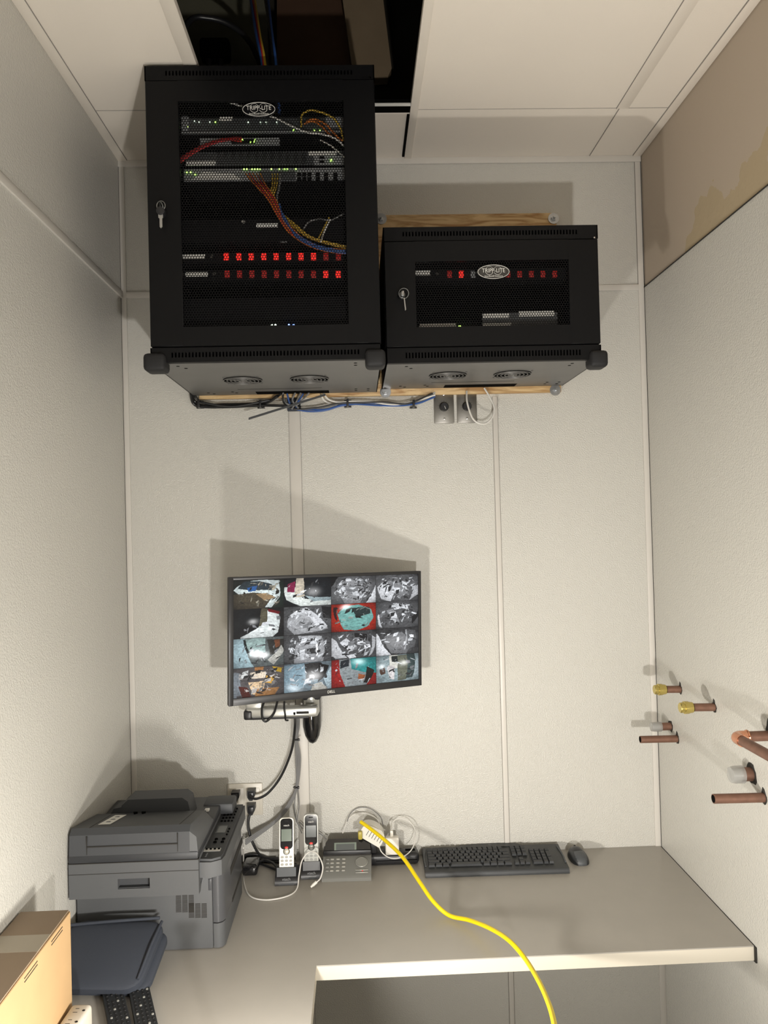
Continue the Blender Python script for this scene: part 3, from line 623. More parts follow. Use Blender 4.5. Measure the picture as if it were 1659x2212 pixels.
tiles = [
 tile((.03, .035, .03), [([(0, .35), (.1, .2), (.35, .05), (.95, 0), (1, .2), (.93, .7), (.8, 1), (.55, .95)], (.62, .68, .68)), ([(.2, .05), (.5, .08), (.75, .2), (.72, .4), (.35, .38), (.1, .3)], (.05, .07, .08)), ([(.3, .3), (.48, .25), (.45, .42), (.33, .42)], (.05, .15, .35)), ([(0, .5), (.4, .45), (.75, .55), (.6, 1), (0, 1)], (.10, .085, .06)), ([(.45, .5), (.62, .48), (.8, .62), (.6, .7)], (.35, .26, .16)), ([(.92, .1), (1, .0), (1, 1), (.75, 1), (.9, .6)], (.03, .05, .04))], .5, 1, None, 22, (.45, .42, .35)),
 tile((.02, .025, .03), [([(0, .3), (.3, .35), (.45, .7), (1, .8), (1, 1), (.35, 1), (.05, .75)], (.72, .76, .74)), ([(.08, .2), (.25, .12), (.27, .5), (.1, .48)], (.28, .03, .10)), ([(.26, 0), (.42, .0), (.45, .62), (.28, .66)], (.55, .5, .42)), ([(.45, .6), (.7, .68), (1, .72), (1, .85), (.6, .8)], (.35, .42, .44))], .5, 2, [(.6, .5, .12, .35)], 4),
 tile(G(.16), [([(.15, .3), (.45, .12), (.7, .45), (.65, 1), (.3, 1)], G(.30)), ([(.86, .75), (1, .35), (1, 1), (.8, 1)], G(.75)), ([(0, 0), (.12, 0), (.05, .3), (0, .35)], G(.02))], .5, 3, None, 110),
 tile(G(.15), [([(.05, .45), (.25, .2), (.45, .6), (.35, 1), (.12, .9)], G(.62)), ([(.28, .25), (.6, .3), (.75, .6), (.55, .85), (.4, .6)], G(.28)), ([(.85, .6), (1, .4), (1, .8), (.8, 1)], G(.55))], .5, 4, None, 50),
 tile((.015, .018, .02), [([(.5, .62), (.65, .1), (.9, .15), (1, .3), (.95, .7), (.8, 1), (.1, 1), (.25, .85)], (.68, .72, .72)), ([(.55, 0), (.68, 0), (.62, .55), (.5, .6)], (.14, .13, .09)), ([(.68, .02), (.95, .12), (.93, .24), (.68, .15)], (.22, .01, .02)), ([(.9, .2), (1, .1), (1, .6), (.88, .9)], (.03, .03, .03))], .6, 5, [(.4, .45, .07, .5)], 2),
 tile(G(.14), [([(.12, .35), (.4, .1), (.95, .85), (.2, 1), (.08, .7)], G(.42)), ([(.35, .1), (.48, .08), (.92, .75), (.78, .9)], G(.62)), ([(.8, .0), (1, .02), (1, .5), (.78, .45)], G(.03)), ([(.15, .3), (.3, .15), (.32, .3), (.2, .4)], G(.7))], .4, 6, None, 45),
 tile((.10, .17, .16), [([(0, 0), (1, 0), (1, 1), (0, 1)], (.42, .045, .02)), ([(.17, .35), (.3, .12), (.6, .05), (.88, .25), (.92, .55), (.8, .85), (.55, .98), (.28, .92)], (.22, .42, .40)), ([(.45, .2), (.85, .15), (.85, .4), (.55, .5)], (.04, .06, .06)), ([(0, .05), (.12, .1), (.17, .6), (.1, .5)], (.06, .02, .02))], .35, 7, [(.32, .12, .1, .9)], 14, (.3, .35, .33)),
 tile(G(.15), [([(.28, .35), (.42, .3), (.55, .75), (.42, .7)], G(.3)), ([(.4, .2), (.55, .15), (.6, .3), (.45, .35)], G(.6)), ([(.58, .15), (.72, .2), (.74, .38), (.6, .3)], G(.65)), ([(.35, .42), (.47, .4), (.5, .6), (.38, .6)], G(.72)), ([(.05, .5), (.1, .45), (.12, 1), (.04, .95)], G(.7)), ([(.8, .6), (1, .4), (1, .6), (.85, .9)], G(.04))], .4, 8, None, 40),
 tile((.16, .18, .18), [([(0, 0), (.2, 0), (.4, 1), (0, 1)], (.40, .52, .56)), ([(.2, 0), (.62, .02), (.6, .5), (.35, .6)], (.36, .46, .45)), ([(.17, .02), (.22, .02), (.35, .5), (.3, .5)], (.02, .03, .03)), ([(.65, .1), (1, .05), (1, .5), (.68, .6)], (.05, .05, .045)), ([(.65, .75), (.95, .3), (1, .5), (.8, .98)], (.5, .5, .47)), ([(.8, .1), (.95, .08), (.9, .35), (.8, .4)], (.22, .1, .05))], .3, 9, [(.45, .55, .09, 1), (.58, .6, .08, .9)], 16),
 tile(G(.12), [([(.3, .3), (.8, .25), (.85, 1), (.2, 1)], G(.36)), ([(.3, .05), (.8, .1), (.78, .25), (.35, .25)], G(.5)), ([(.64, .3), (.67, .3), (.68, .75), (.65, .75)], G(.9)), ([(.56, .8), (.62, .8), (.62, .88), (.56, .88)], G(.9))], .5, 10, None, 70),
 tile(G(.13), [([(0, .2), (.15, .35), (.35, .95), (.05, 1), (0, .9)], G(.6)), ([(.22, .4), (.35, .28), (.55, .55), (.42, .7)], G(.6)), ([(.5, .1), (.78, .15), (.75, .4), (.52, .35)], G(.03)), ([(.68, .5), (.82, .48), (.84, .65), (.7, .65)], G(.7)), ([(.35, .85), (.5, .8), (.55, .95), (.4, 1)], G(.7)), ([(.9, .2), (1, .3), (.93, .9), (.85, 1)], G(.5))], .5, 11, None, 45),
 tile(G(.09), [([(.2, .3), (.6, .2), (.8, .6), (.7, 1), (.35, .9)], G(.22)), ([(0, .15), (.08, .3), (.35, 1), (0, 1)], G(.75)), ([(.7, .1), (.95, .1), (.9, .75), (.68, .8)], G(.16)), ([(.68, .1), (.72, .1), (.66, .8), (.63, .8)], G(.4)), ([(.75, .3), (.86, .3), (.86, .4), (.76, .4)], G(.8))], .7, 12, [(.5, .5, .2, .12)], 16),
 tile((.14, .13, .13), [([(0, .1), (.15, .2), (.2, .9), (0, 1)], (.30, .33, .36)), ([(.33, .5), (.6, .5), (.55, .95), (.38, .9)], (.70, .55, .38)), ([(.35, .2), (.62, .22), (.6, .42), (.35, .4)], (.70, .62, .52)), ([(.45, .7), (.9, .75), (.85, 1), (.42, 1)], (.38, .22, .10)), ([(.62, .35), (.78, .38), (.72, .6), (.6, .55)], (.60, .38, .10)), ([(.78, 0), (1, .05), (.95, .25), (.8, .2)], (.60, .42, .06)), ([(.18, .15), (.3, .1), (.3, .35), (.15, .4)], (.65, .66, .66)), ([(.12, .6), (.3, .65), (.35, 1), (.15, 1)], (.13, .04, .03)), ([(.42, .0), (.6, 0), (.58, .15), (.42, .15)], (.40, .22, .10))], .3, 13, None, 40, (.62, .6, .58)),
 tile((.22, .27, .30), [([(0, 0), (.45, .05), (.45, .8), (.2, 1), (0, 1)], (.28, .38, .44)), ([(.42, .05), (.8, 0), (.75, .6), (.5, .6)], (.06, .06, .06)), ([(.72, .05), (.98, .15), (.8, .55), (.68, .7)], (.02, .02, .02)), ([(.6, .75), (.75, .7), (.95, 1), (.55, 1)], (.55, .54, .5)), ([(.8, .6), (1, .2), (1, 1), (.95, 1)], (.50, .60, .65))], .3, 14, [(.6, .5, .14, .6), (.2, .85, .15, .45)], 16),
 tile((.30, .33, .34), [([(0, 0), (.15, 0), (.25, .6), (.3, 1), (0, 1)], (.36, .03, .025)), ([(.85, .6), (1, .5), (1, 1), (.8, 1)], (.36, .03, .025)), ([(.42, .0), (1, 0), (1, .6), (.75, .55), (.45, .4)], (.05, .30, .30)), ([(.2, .05), (.4, .02), (.4, .3), (.22, .35)], (.03, .04, .05)), ([(.75, .35), (.95, .5), (.82, .95), (.7, .9)], (.03, .025, .02)), ([(.58, .55), (.72, .62), (.68, .8), (.57, .72)], (.35, .14, .06))], .3, 15, [(.6, .15, .12, .6)], 8),
 tile((.33, .40, .42), [([(.3, 0), (.5, 0), (.5, .5), (.35, .5)], (.62, .62, .58)), ([(.36, .05), (.5, .05), (.5, .3), (.38, .3)], (.04, .05, .05)), ([(.5, .05), (.75, .02), (.7, .95), (.5, .95)], (.19, .2, .16)), ([(.72, 0), (.95, 0), (.85, .9), (.68, .9)], (.08, .11, .11)), ([(.9, .3), (1, .2), (1, .8), (.85, 1)], (.45, .52, .55)), ([(.3, .4), (.45, .45), (.42, .9), (.32, .85)], (.62, .6, .6)), ([(.1, .5), (.25, .45), (.25, .65), (.12, .7)], (.13, .08, .06))], .3, 16, [(.62, .35, .08, .6), (.15, .4, .08, .5)], 12)]
for i in range(16):
    r_, c_ = divmod(i, 4); tt = tiles[i].copy(); tt[:1] = .015; tt[:, :1] = .015; img[r_*th_:(r_+1)*th_, c_*tw:(c_+1)*tw] = tt
img = np.clip(img, 0, 1.3)**1.3
sx0, sx1, sz0, sz1 = -W2+bl, W2-br, -H2+bb_, H2-bt_
xs = np.linspace(sx0, sx1, NX+1); zs = np.linspace(sz1, sz0, NY+1)
vv = np.zeros(((NY+1)*(NX+1), 3)); vv[:, 0] = np.tile(xs, NY+1); vv[:, 1] = -.002; vv[:, 2] = np.repeat(zs, NX+1)
idx = (np.arange(NY)[:, None]*(NX+1)+np.arange(NX)[None, :]).ravel(); ff = np.stack([idx, idx+NX+1, idx+NX+2, idx+1], 1)
me = bpy.data.meshes.new('screen'); me.from_pydata(vv.tolist(), [], ff.tolist())
at_ = me.color_attributes.new('picture', 'FLOAT_COLOR', 'CORNER'); cc = np.ones((NY*NX, 4, 4), np.float32); cc[..., :3] = img.reshape(-1, 1, 3); at_.data.foreach_set('color', cc.ravel())
sm = bpy.data.materials.new('camera_views'); sm.use_nodes = True; nt = sm.node_tree; b_ = nt.nodes['Principled BSDF']
ca = nt.nodes.new('ShaderNodeVertexColor'); ca.layer_name = 'picture'; nt.links.new(ca.outputs[0], b_.inputs['Emission Color']); b_.inputs['Emission Strength'].default_value = 1.15
b_.inputs['Base Color'].default_value = (.01, .01, .012, 1); b_.inputs['Roughness'].default_value = .18; b_.inputs['Specular IOR Level'].default_value = .12
me.materials.append(sm); so = bpy.data.objects.new('screen', me); COL.objects.link(so); so.parent = mon
# wall arm
arm = thing('monitor_mount', 'silver and black swivel arm holding the monitor to the wall', 'monitor arm', (-.17, 0, 1.2))
a0, a1 = at(533, 1539, 1, -.10), at(688, 1540, 1, -.10)
dv = (a1-a0); T = Matrix.Translation(a0) @ Matrix.Rotation(math.atan2(dv.y, dv.x), 4, 'Z')
MB().add(box(0, dv.length, -.018, .018, -.017, .017, .008, 3), 0, T).build('arm_link', 'silver', arm)
MB().add(box(-.008, .020, -.021, .021, -.021, .010, .007, 3), 0, T).add(box(.01, dv.length-.03, -.015, .015, -.022, -.015, .003), 0, T).build('arm_cap', 'blackp', arm)
MB().add(box(dv.length-.070, dv.length-.030, -.0195, -.016, -.006, .002, .001), 0, T).build('arm_slot', 'gap', arm)
MB().add(box(-.002, .055, -.016, .016, .010, .040, .008, 3), 0, T).build('arm_link', 'silver', arm)
wc = at(673, 1550, 1, -.055)
prof = [(0, .0), (.008, .014), (.028, .024), (.058, .030), (.09, .031), (.15, .031), (.19, .029), (.20, .0)]
MB().add(lathe((wc.x, -.034, 1.134), (0, 0, 1), prof, 32)).build('wall_cover', 'gblack', arm)
MB().add(lathe((wc.x+.001, -.05, 1.232), (0, 0, 1), [(0, .020), (.012, .026), (.075, .026)], 28)).build('pivot_ring', 'silver', arm)
MB().add(box(wc.x-.03, wc.x+.034, -.075, -.005, 1.285, 1.37, .01)).build('pivot_block', 'blackp', arm)
mh = Vector((-.094, -.235, 1.44)); MB().add(box(-.05, .05, .046, .056, -.10, -.0, .003), 0, Matrix.Translation((-.094, -.235, 1.5225)) @ MR).add(tube([(a0.x+.03, a0.y, 1.30), (-.27, -.14, 1.36), (-.16, -.165, 1.42)], .018, 12)).build('monitor_bracket', 'blackp', arm)
cable([(600, 1512, -.14), (592, 1540, -.125), (576, 1558, -.123), (567, 1552, -.125), (566, 1530, -.13), (572, 1512, -.14)], .0036, 'bcab', 'black cable looped around the monitor arm', name='power_cable')
cable([(614, 1515, -.13), (614, 1530, -.123), (616, 1545, -.123), (617, 1555, -.115), (622, 1556, -.09)], .0030, 'bcab', 'thin black tie strapped over the monitor arm', name='cable_tie', cat='cable tie')
cable([(636, 1540, -.12), (637, 1570, -.06), (630, 1620, -.045), (608, 1675, -.04), (580, 1712, -.045), (556, 1725, -.055), (543, 1722, -.05), (541, 1713, -.035)], .0042, 'bcab', 'black power cord curving from the monitor arm down to the wall outlet', name='power_cable', cat='cord')
gg = 'grey cables hanging down the wall below the monitor arm'
for i, dx in enumerate((-4, 0, 4)):
    cable([(640+dx, 1530, -.08), (641+dx, 1570, -.03), (640+dx*.4, 1598, -.025), (644+dx, 1640, -.025), (641+dx*.3, 1700, -.025), (620+dx*.8, 1745, -.03), (590+dx*.6, 1778, -.035), (556, 1802+dx, -.05), (530, 1820+dx, -.06)], .0033, 'grey', ('leftmost', 'middle', 'rightmost')[i]+' grey cable hanging down the wall from the monitor arm', gg)
for i, pts in enumerate(([(643, 1700, -.025), (646, 1740, -.025), (642, 1775, -.03), (655, 1790, -.03)], [(640, 1700, -.028), (636, 1740, -.028), (640, 1770, -.028), (652, 1800, -.03)])):
    cable(pts, .0016, 'grey', ('right', 'left')[i]+' thin grey wire dropping from the bundle behind the handsets', 'thin wires behind the handsets')
cable([(648, 1776, -.02), (662, 1790, -.03), (690, 1800, -.03), (705, 1812, -.04)], .0016, 'grey', 'thin wire crossing behind the right handset to the answering machine')
for x, y, lab in ((641, 1597, 'small black tie around the grey cables just below the arm'), (640, 1700, 'small black tie around the grey cables above the handsets')):
    q = at(x, y, 1, -.026); tag(MB().add(ring(q, (0, 0, 1), .009, .0018, 20, 6)).add(box(q.x+.004, q.x+.011, q.y-.012, q.y-.006, q.z-.003, q.z+.003, .001)).build('cable_tie', 'blackp'), lab, 'cable tie', 'ties on the hanging cables')

# ------------------------------------------------------------------ wall outlet with plugs
q0, q1 = at(493, 1762, 1, 0), at(567, 1690, 1, 0)
t = thing('outlet_plate', 'ivory double outlet plate on the back wall behind the printer', 'electrical outlet', ((q0.x+q1.x)/2, 0, (q0.z+q1.z)/2))
MB().add(box(q0.x, q1.x, -.006, 0, q0.z, q1.z, .003)).build('plate', 'cream', t)
for px in (513, 547):
    a, b = at(px-14, 1754, 1, 0), at(px+14, 1700, 1, 0); MB().add(box(a.x, b.x, -.0075, -.004, a.z, b.z, .002)).build('receptacle', 'cream', t)
for i, (px, py, lab) in enumerate(((511, 1716, 'black plug in the left half of the wall outlet'), (545, 1712, 'upper black plug in the right half of the wall outlet'), (545, 1743, 'lower black plug in the right half of the wall outlet'))):
    q = at(px, py, 1, -.008); pt = thing('power_plug', lab, 'plug', q, group='black plugs in the wall outlet')
    MB().add(prism([(-.013, .016), (.013, .016), (.013, 0), (.004, -.017), (-.006, -.017), (-.013, -.006)], 1, -.030, 0)).add(box(-.009, .009, -.036, -.028, -.01, .012, .003)).build('plug_body', 'blackp', pt, local=True)
cable([(510, 1727, -.03), (505, 1745, -.05), (498, 1765, -.07), (505, 1800, -.10)], .0045, 'bcab', 'black cord dropping from the left plug behind the printer', name='power_cable', cat='cord')
cable([(546, 1750, -.03), (538, 1765, -.035), (537, 1790, -.04), (548, 1825, -.05), (566, 1850, -.07), (600, 1855, -.09), (630, 1858, -.08)], .0045, 'bcab', 'black cord running from the lower plug into the tangle on the desk', name='power_cable', cat='cord')

# ------------------------------------------------------------------ desk
t = thing('desk', 'grey-topped L-shaped desk with a cream edge filling the corner', 'desk', (.1, -.3, ZD))
TB = ZD-.038; XI = -.135
poly = [(XL+.001, -.001), (XR-.004, -.001), (XR-.004, -.622), (XI, -.622), (XI, -2.1), (XL+.001, -2.1)]
MB().add(prism(poly[::-1], 2, ZD-.003, ZD)).build('desktop', 'desk', t)
MB().add(prism([(x+(-.0004 if x > 0 else 0), y) for x, y in poly][::-1], 2, TB, ZD-.003)).build('edge_band', 'deskedge', t)
sp = MB().add(box(XR-.0042, XR-.0002, -.63, -.001, TB-.003, ZD-.001)).build('side_joint', 'gap', t)
sp = MB().add(box(XR-.03, XR-.001, -.60, -.57, 0, TB)).add(box(XL+.02, XL+.07, -1.9, -1.85, 0, TB)).add(box(XL+.02, XL+.07, -.1, -.05, 0, TB)).add(box(XI-.06, XI-.01, -1.95, -1.9, 0, TB)).build('leg', 'deskedge', t)
bpy.data.objects.remove(sp)
for a in ((XL+.02, XL+.06, -2.0, -1.96), (XI-.06, XI-.02, -2.0, -1.96)): MB().add(box(*a, 0, TB, .003)).build('leg', 'deskedge', t)
MB().add(box(XL+.02, XR-.02, -.02, -.007, TB-.06, TB)).build('wall_cleat', 'deskedge', t)
# unseen cart added under the second lamp to shade the wall below the desk
t = thing('light_block_cart', 'unseen grey cart added under the second work lamp to block its downward light', 'cart', (.55, -2.7, 0))
MB().add(box(.02, .96, -3.05, -2.36, .945, .972, .004)).build('top_shelf', 'greyk', t); MB().add(box(.04, .94, -3.03, -2.38, .28, .30, .004)).build('lower_shelf', 'greyk', t)
for lx in (.05, .93):
    for ly in (-3.02, -2.39): MB().add(cyl((lx, ly, .05), (lx, ly, .945), .012)).build('leg', 'greyk', t); MB().add(cyl((lx-.012, ly, .03), (lx+.012, ly, .03), .03)).build('wheel', 'rubber', t)
t = thing('work_lamp', 'small bare-bulb work lamp on the added cart', 'lamp', (LAMP_B.x, LAMP_B.y, .972)); MB().add(lathe((LAMP_B.x, LAMP_B.y, .972), (0, 0, 1), [(0, .03), (.005, .03), (.01, .01), (.03, .01)], 20)).build('stand', 'blackp', t)
# work lamp standing on the desk just in front
t = thing('work_lamp', 'small bare-bulb work lamp standing on the near arm of the desk', 'lamp', (LAMP_A.x, LAMP_A.y, ZD))
MB().add(lathe((LAMP_A.x, LAMP_A.y, ZD), (0, 0, 1), [(0, .05), (.008, .05), (.014, .012), (.12, .012), (.13, .02), (.145, .02)], 24)).build('stand', 'blackp', t)

# ------------------------------------------------------------------ printer
t = thing('printer', 'dark grey multifunction laser printer in the left corner of the desk, turned to the right', 'printer', (-.58, -.3, ZD))
xa, xb = -.770, -.412; yf, yb_ = -.525, -.17
MB().add(box(xa, xb-.001, yf, yb_, ZD+.002, .975, .004)).build('lower_body', 'pl_mid', t)
# front cover (faces right), rounded
fc = [(xb, -.522), (xb+.012, -.524), (xb+.024, -.518), (xb+.030, -.505), (xb+.030, -.22), (xb+.02, -.19), (xb, -.185)]
MB().add(prism(fc, 2, .808, .945)).build('front_cover', 'pl_gloss', t)
MB().add(prism([(x-.001 if x > xb else x, y) for x, y in fc], 2, ZD+.003, .805)).build('paper_drawer', 'pl_mid', t)
MB().add(box(xb+.0295, xb+.031, -.40, -.22, .80, .81)).add(box(xb+.0295, xb+.031, -.42, -.20, .885, .905)).build('front_slot', 'gap', t)
MB().add(box(xb-.010, xb-.002, yf-.003, yf, .895, .925, .001)).build('side_latch', 'pl_gloss', t)
# scanner unit with a recessed grip (plates around the recess)
sy = -.575; x1 = -.437; g0, g1, gz0, gz1 = -.645, -.563, .930, .956
s = MB(); zb, ztp = .908, .998
s.add(box(xa, g0, sy, sy+.02, zb, ztp)); s.add(box(g1, x1, sy, sy+.02, zb, ztp)); s.add(box(g0, g1, sy, sy+.02, zb, gz0)); s.add(box(g0, g1, sy, sy+.02, gz1, ztp)); s.add(box(xa, x1, sy+.02, yb_, zb+.015, ztp, .003))
s.add(prism([(sy+.02, zb), (sy+.04, zb+.02), (sy+.02, zb+.02)], 0, xa, x1))
s.build('scanner_base', 'pl_mid', t)
MB().add(box(xa, x1+.0005, sy-.0005, sy+.001, .9705, .9720)).add(box(xa, x1+.001, sy-.0006, sy+.01, .9975, .9995)).build('panel_seam', 'gap', t)
MB().add(box(g0, g1, sy+.018, sy+.0205, gz0, gz1)).add(box(g0, g1, sy+.004, sy+.019, gz0, gz0+.002)).build('grip_recess', 'pl_dark', t)
MB().add(box(xa, x1, sy-.002, yb_, .9995, 1.020, .004)).build('scanner_lid', 'pl_band', t)
# document feeder
fd = MB(); prof = [(sy-.001, 1.019), (sy+.004, 1.070), (sy+.02, 1.083), (-.36, 1.047), (-.33, 1.019)]
fd.add(prism(prof, 0, xa+.002, x1-.022)); fo = fd.build('document_feeder', 'pl_dark', t)
fs = MB().add(box(-.722, x1-.052, sy-.0012, sy+.004, 1.0400, 1.0430)).add(box(-.7228, -.7215, sy-.0012, sy+.004, 1.0215, 1.068)).add(box(x1-.0528, x1-.0515, sy-.0012, sy+.004, 1.0215, 1.068))
Tf = Matrix.Translation((0, sy+.02, 1.083)) @ Matrix.Rotation(-math.atan2(.036, .195), 4, 'X')
for xx in (-.7225, x1-.0525): fs.add(box(xx, xx+.0013, 0, .190, -.001, .0006), 0, Tf)
fs.build('feeder_seam', 'gap', fo)
sl = MB(); v = [(x1-.022, sy, 1.012), (x1-.022, sy+.004, 1.070), (x1-.022, sy+.02, 1.083), (x1-.022, -.38, 1.051), (x1-.022, -.36, 1.042), (x1-.022, -.34, 1.019), (x1+.0, sy, 1.012), (x1-.005, sy+.006, 1.055), (x1-.008, sy+.025, 1.065), (x1-.005, -.40, 1.040), (x1-.002, -.38, 1.032), (x1, -.36, 1.019)]
sl.add((v, [(0, 1, 7, 6), (1, 2, 8, 7), (2, 3, 9, 8), (3, 4, 10, 9), (4, 5, 11, 10), (6, 7, 8, 9, 10, 11)])); sl.build('feeder_side', 'pl_mid', fo)
tr = [( -.712, 1.019), (-.704, 1.062), (-.686, 1.078), (-.530, 1.078), (-.514, 1.066), (-.504, 1.019)]
MB().add(prism(tr, 1, -.340, -.265)).build('paper_support', 'pl_dark', fo)
MB().add(prism([(-.750, 1.019), (-.730, 1.050), (-.70, 1.055), (-.70, 1.019)], 1, -.33, -.27)).build('tray_hinge', 'pl_dark', fo)
MB().add(box(-.49, -.40, -.25, -.172, .99, 1.024, .006)).build('output_tray', 'pl_dark', t)
MB().add(box(-.475, -.462, -.30, -.285, 1.020, 1.026, .001)).build('feeder_tab', 'label', fo)
a = MB(); T = Matrix.Translation((-.692, -.455, 1.0655)) @ Matrix.Rotation(math.radians(-10.5), 4, 'X') @ Matrix.Rotation(math.radians(-2), 4, 'Z'); a.add(box(-.016, .016, -.068, .062, 0, .0007), 0, T); st = a.build('instruction_sticker', 'label', fo)
dk = MB()
for k in (-.035, 0, .035): dk.add(prism([(-.006, k-.006), (.006, k-.006), (.006, k+.004), (0, k+.008), (-.006, k+.004)], 2, .0007, .0009), 0, T)
dk.build('sticker_drawing', 'greyk', st)
for x in (-.655, -.632): MB().add(prism([(x-.006, -.372), (x+.006, -.372), (x, -.386)], 2, 1.047, 1.0545)).build('guide_mark', 'slot', fo)
# control panel sloping on the right front
cp = MB(); cpoly = [(x1-.001, -.560), (x1+.030, -.562), (x1+.055, -.548), (x1+.060, -.525), (x1+.060, -.16), (x1-.001, -.16)]
cp.add(prism(cpoly, 2, .944, .984)); cpo = cp.build('control_panel', 'pl_mid', t)
top = MB().add(prism([(x1-.004, -.552), (x1+.030, -.556), (x1+.052, -.543), (x1+.055, -.52), (x1+.055, -.165), (x1-.004, -.165)], 2, .984, .990)).build('panel_face', 'pl_dark', cpo)
zt_ = .990
MB().add(box(x1+.008, x1+.036, -.385, -.335, zt_, zt_+.001)).build('display', 'lcdd', cpo)
MB().add(box(x1+.000, x1+.044, -.508, -.490, zt_, zt_+.0008)).build('white_strip', 'label', cpo)
bts = [(x1+.006+.011*i, -.496, .0035) for i in range(4)]+[(x1+.012+.010*i, -.30+.024*j, .0038) for i in range(3) for j in range(4)]+[(x1+.042, -.30+.024*j, .003) for j in range(5)]+[(x1+.044, -.36, .003), (x1+.044, -.38, .003), (x1+.044, -.40, .003), (x1+.020, -.43, .005), (x1+.020, -.45, .005), (x1+.040, -.43, .005), (x1+.040, -.45, .005)]
for bx_, by_, br_ in bts: MB().add(cyl((bx_, by_, zt_), (bx_, by_, zt_+.003), br_, br_*.85, 10)).build('button', 'slot', cpo)
text('lettering', 'brother', .008, 'greyd', Matrix.Translation((x1+.012, -.530, zt_+.0006)) @ Matrix.Rotation(math.radians(90), 4, 'Z'), cpo, local=False)
vt = MB()
def vents(px0, px1, py0, py1, nc, nr):
    for i in range(nr):
        for j in range(nc):
            a_ = at(px0+(px1-px0)*j/nc, py0+(py1-py0)*(i+.5)/nr, 1, yf); b2 = at(px0+(px1-px0)*(j+.82)/nc, py0, 1, yf); vt.add(box(a_.x, b2.x, yf-.0006, yf+.001, a_.z-.0009, a_.z+.0009))
vents(380, 421, 1933, 1971, 3, 14); vents(408, 449, 1951, 1983, 3, 12); vt.build('side_vents', 'gap', t)

# ------------------------------------------------------------------ soft black case leaning on the printer
t = thing('laptop_case', 'dark soft padded case lying against the printer beside the cardboard box', 'case', (-.64, -.64, ZD))
Tc = Matrix.Translation((-.655, -.722, ZD+.012)) @ Matrix.Rotation(math.radians(24), 4, 'X')
def softslab(x0, x1a, x1b, y0, y1, z0, z1):
    v, f = box(-1, 1, -1, 1, -1, 1, .35, 4); out = []
    for X, Y, Z in v:
        fx, fy = (X+1)/2, (Y+1)/2; xr = x1a+(x1b-x1a)*fy; b2 = (1-X*X)*(1-Y*Y)*.010
        out.append((x0+(xr-x0)*fx, y0+(y1-y0)*fy+.006*math.sin(5*fx), z0+(z1-z0)*(Z+1)/2+(b2 if Z > 0 else 0)))
    return out, f
MB().add(softslab(-.118, .105, .132, -.004, .180, .004, .028), 0, Tc).build('front_flap', 'navy', t)
MB().add(softslab(-.10, .122, .142, .004, .168, -.014, .006), 0, Tc).build('back_section', 'navy', t)
MB().add(tube([Tc @ Vector(p) for p in ((-.11, .168, .031), (0, .170, .036), (.115, .178, .031))], .004)).add(tube([Tc @ Vector(p) for p in ((.122, .17, .028), (.112, .1, .034), (.10, .012, .03))], .0035)).build('piping', 'navy', t)
one('adapter_brick', box(XL+.012, XL+.05, -.60, -.555, ZD+.001, ZD+.085, .008), 'blackp', 'black adapter standing in the gap between printer and left wall', 'power adapter')

# ------------------------------------------------------------------ cardboard box
t = thing('cardboard_box', 'closed brown cardboard box at the left wall in front of the printer', 'box', (-.72, -1.0, ZD))
bx0, bx1, by0, by1, bz1 = XL+.004, -.662, -1.32, -.852, 1.014
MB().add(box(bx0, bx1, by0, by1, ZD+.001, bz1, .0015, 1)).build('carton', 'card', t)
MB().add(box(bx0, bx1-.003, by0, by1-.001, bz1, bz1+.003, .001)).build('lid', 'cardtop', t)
MB().add(box(bx0+.001, bx1-.003, -1.02, -.955, bz1+.003, bz1+.0034)).build('tape_strip', 'tape', t)
for y in (-.93, -1.06): MB().add(box(bx1-.001, bx1+.0008, y-.03, y+.03, bz1-.018, bz1-.0165)).add(box(bx1-.001, bx1+.0008, y-.03, y+.03, bz1-.011, bz1-.0095)).build('tab_slot', 'gap', t)
# white outlet tap
t = thing('outlet_tap', 'ivory multi-outlet adapter on the desk beside the cardboard box', 'outlet adapter', (-.63, -.86, ZD))
Tt = Matrix.Translation((-.628, -.895, ZD+.038)) @ Matrix.Rotation(math.radians(-3), 4, 'Z')
MB().add(box(-.028, .018, -.10, .022, -.038, .046, .009, 3), 0, Tt).build('housing', 'cream', t)
for y in (-.004, -.042, -.08):
    g = MB().add(box(-.012, -.004, y+.006, y+.0072, .0455, .0464), 0, Tt).add(box(-.013, -.003, y-.0072, y-.006, .0455, .0464), 0, Tt).add(cyl((.008, y, .0455), (.008, y, .0464), .0032, n=10), 0, Tt).build('socket', 'gap', t)
# remotes
for i, (x, y, a, lab) in enumerate(((-.590, -.778, 24, 'left of two black remote controls lying before the printer'), (-.533, -.768, 22, 'right of two black remote controls lying before the printer'))):
    if i == 0:
        rm = thing('remote_control', lab, 'remote control', (x, y, ZD), (0, 0, math.radians(a)), 'remote controls on the desk')
        MB().add(prism(rrect(-.023, .023, -.12, .072, .006), 2, 0, .016)).build('casing', 'kbody', rm, local=True)
        for r in range(12):
            for c_ in range(4):
                if r == 2 and c_ == 1: continue
                MB().add(box(-.0175+c_*.0105, -.0175+c_*.0105+.0055, .060-r*.0150, .060-r*.0150+.006, .0155, .0185, .001, 1)).build('button', 'btng' if (r*5+c_*3) % 7 == 0 else 'rubber', rm, local=True)
    else: dup(rm, (x, y, ZD), (0, 0, math.radians(a)), lab)

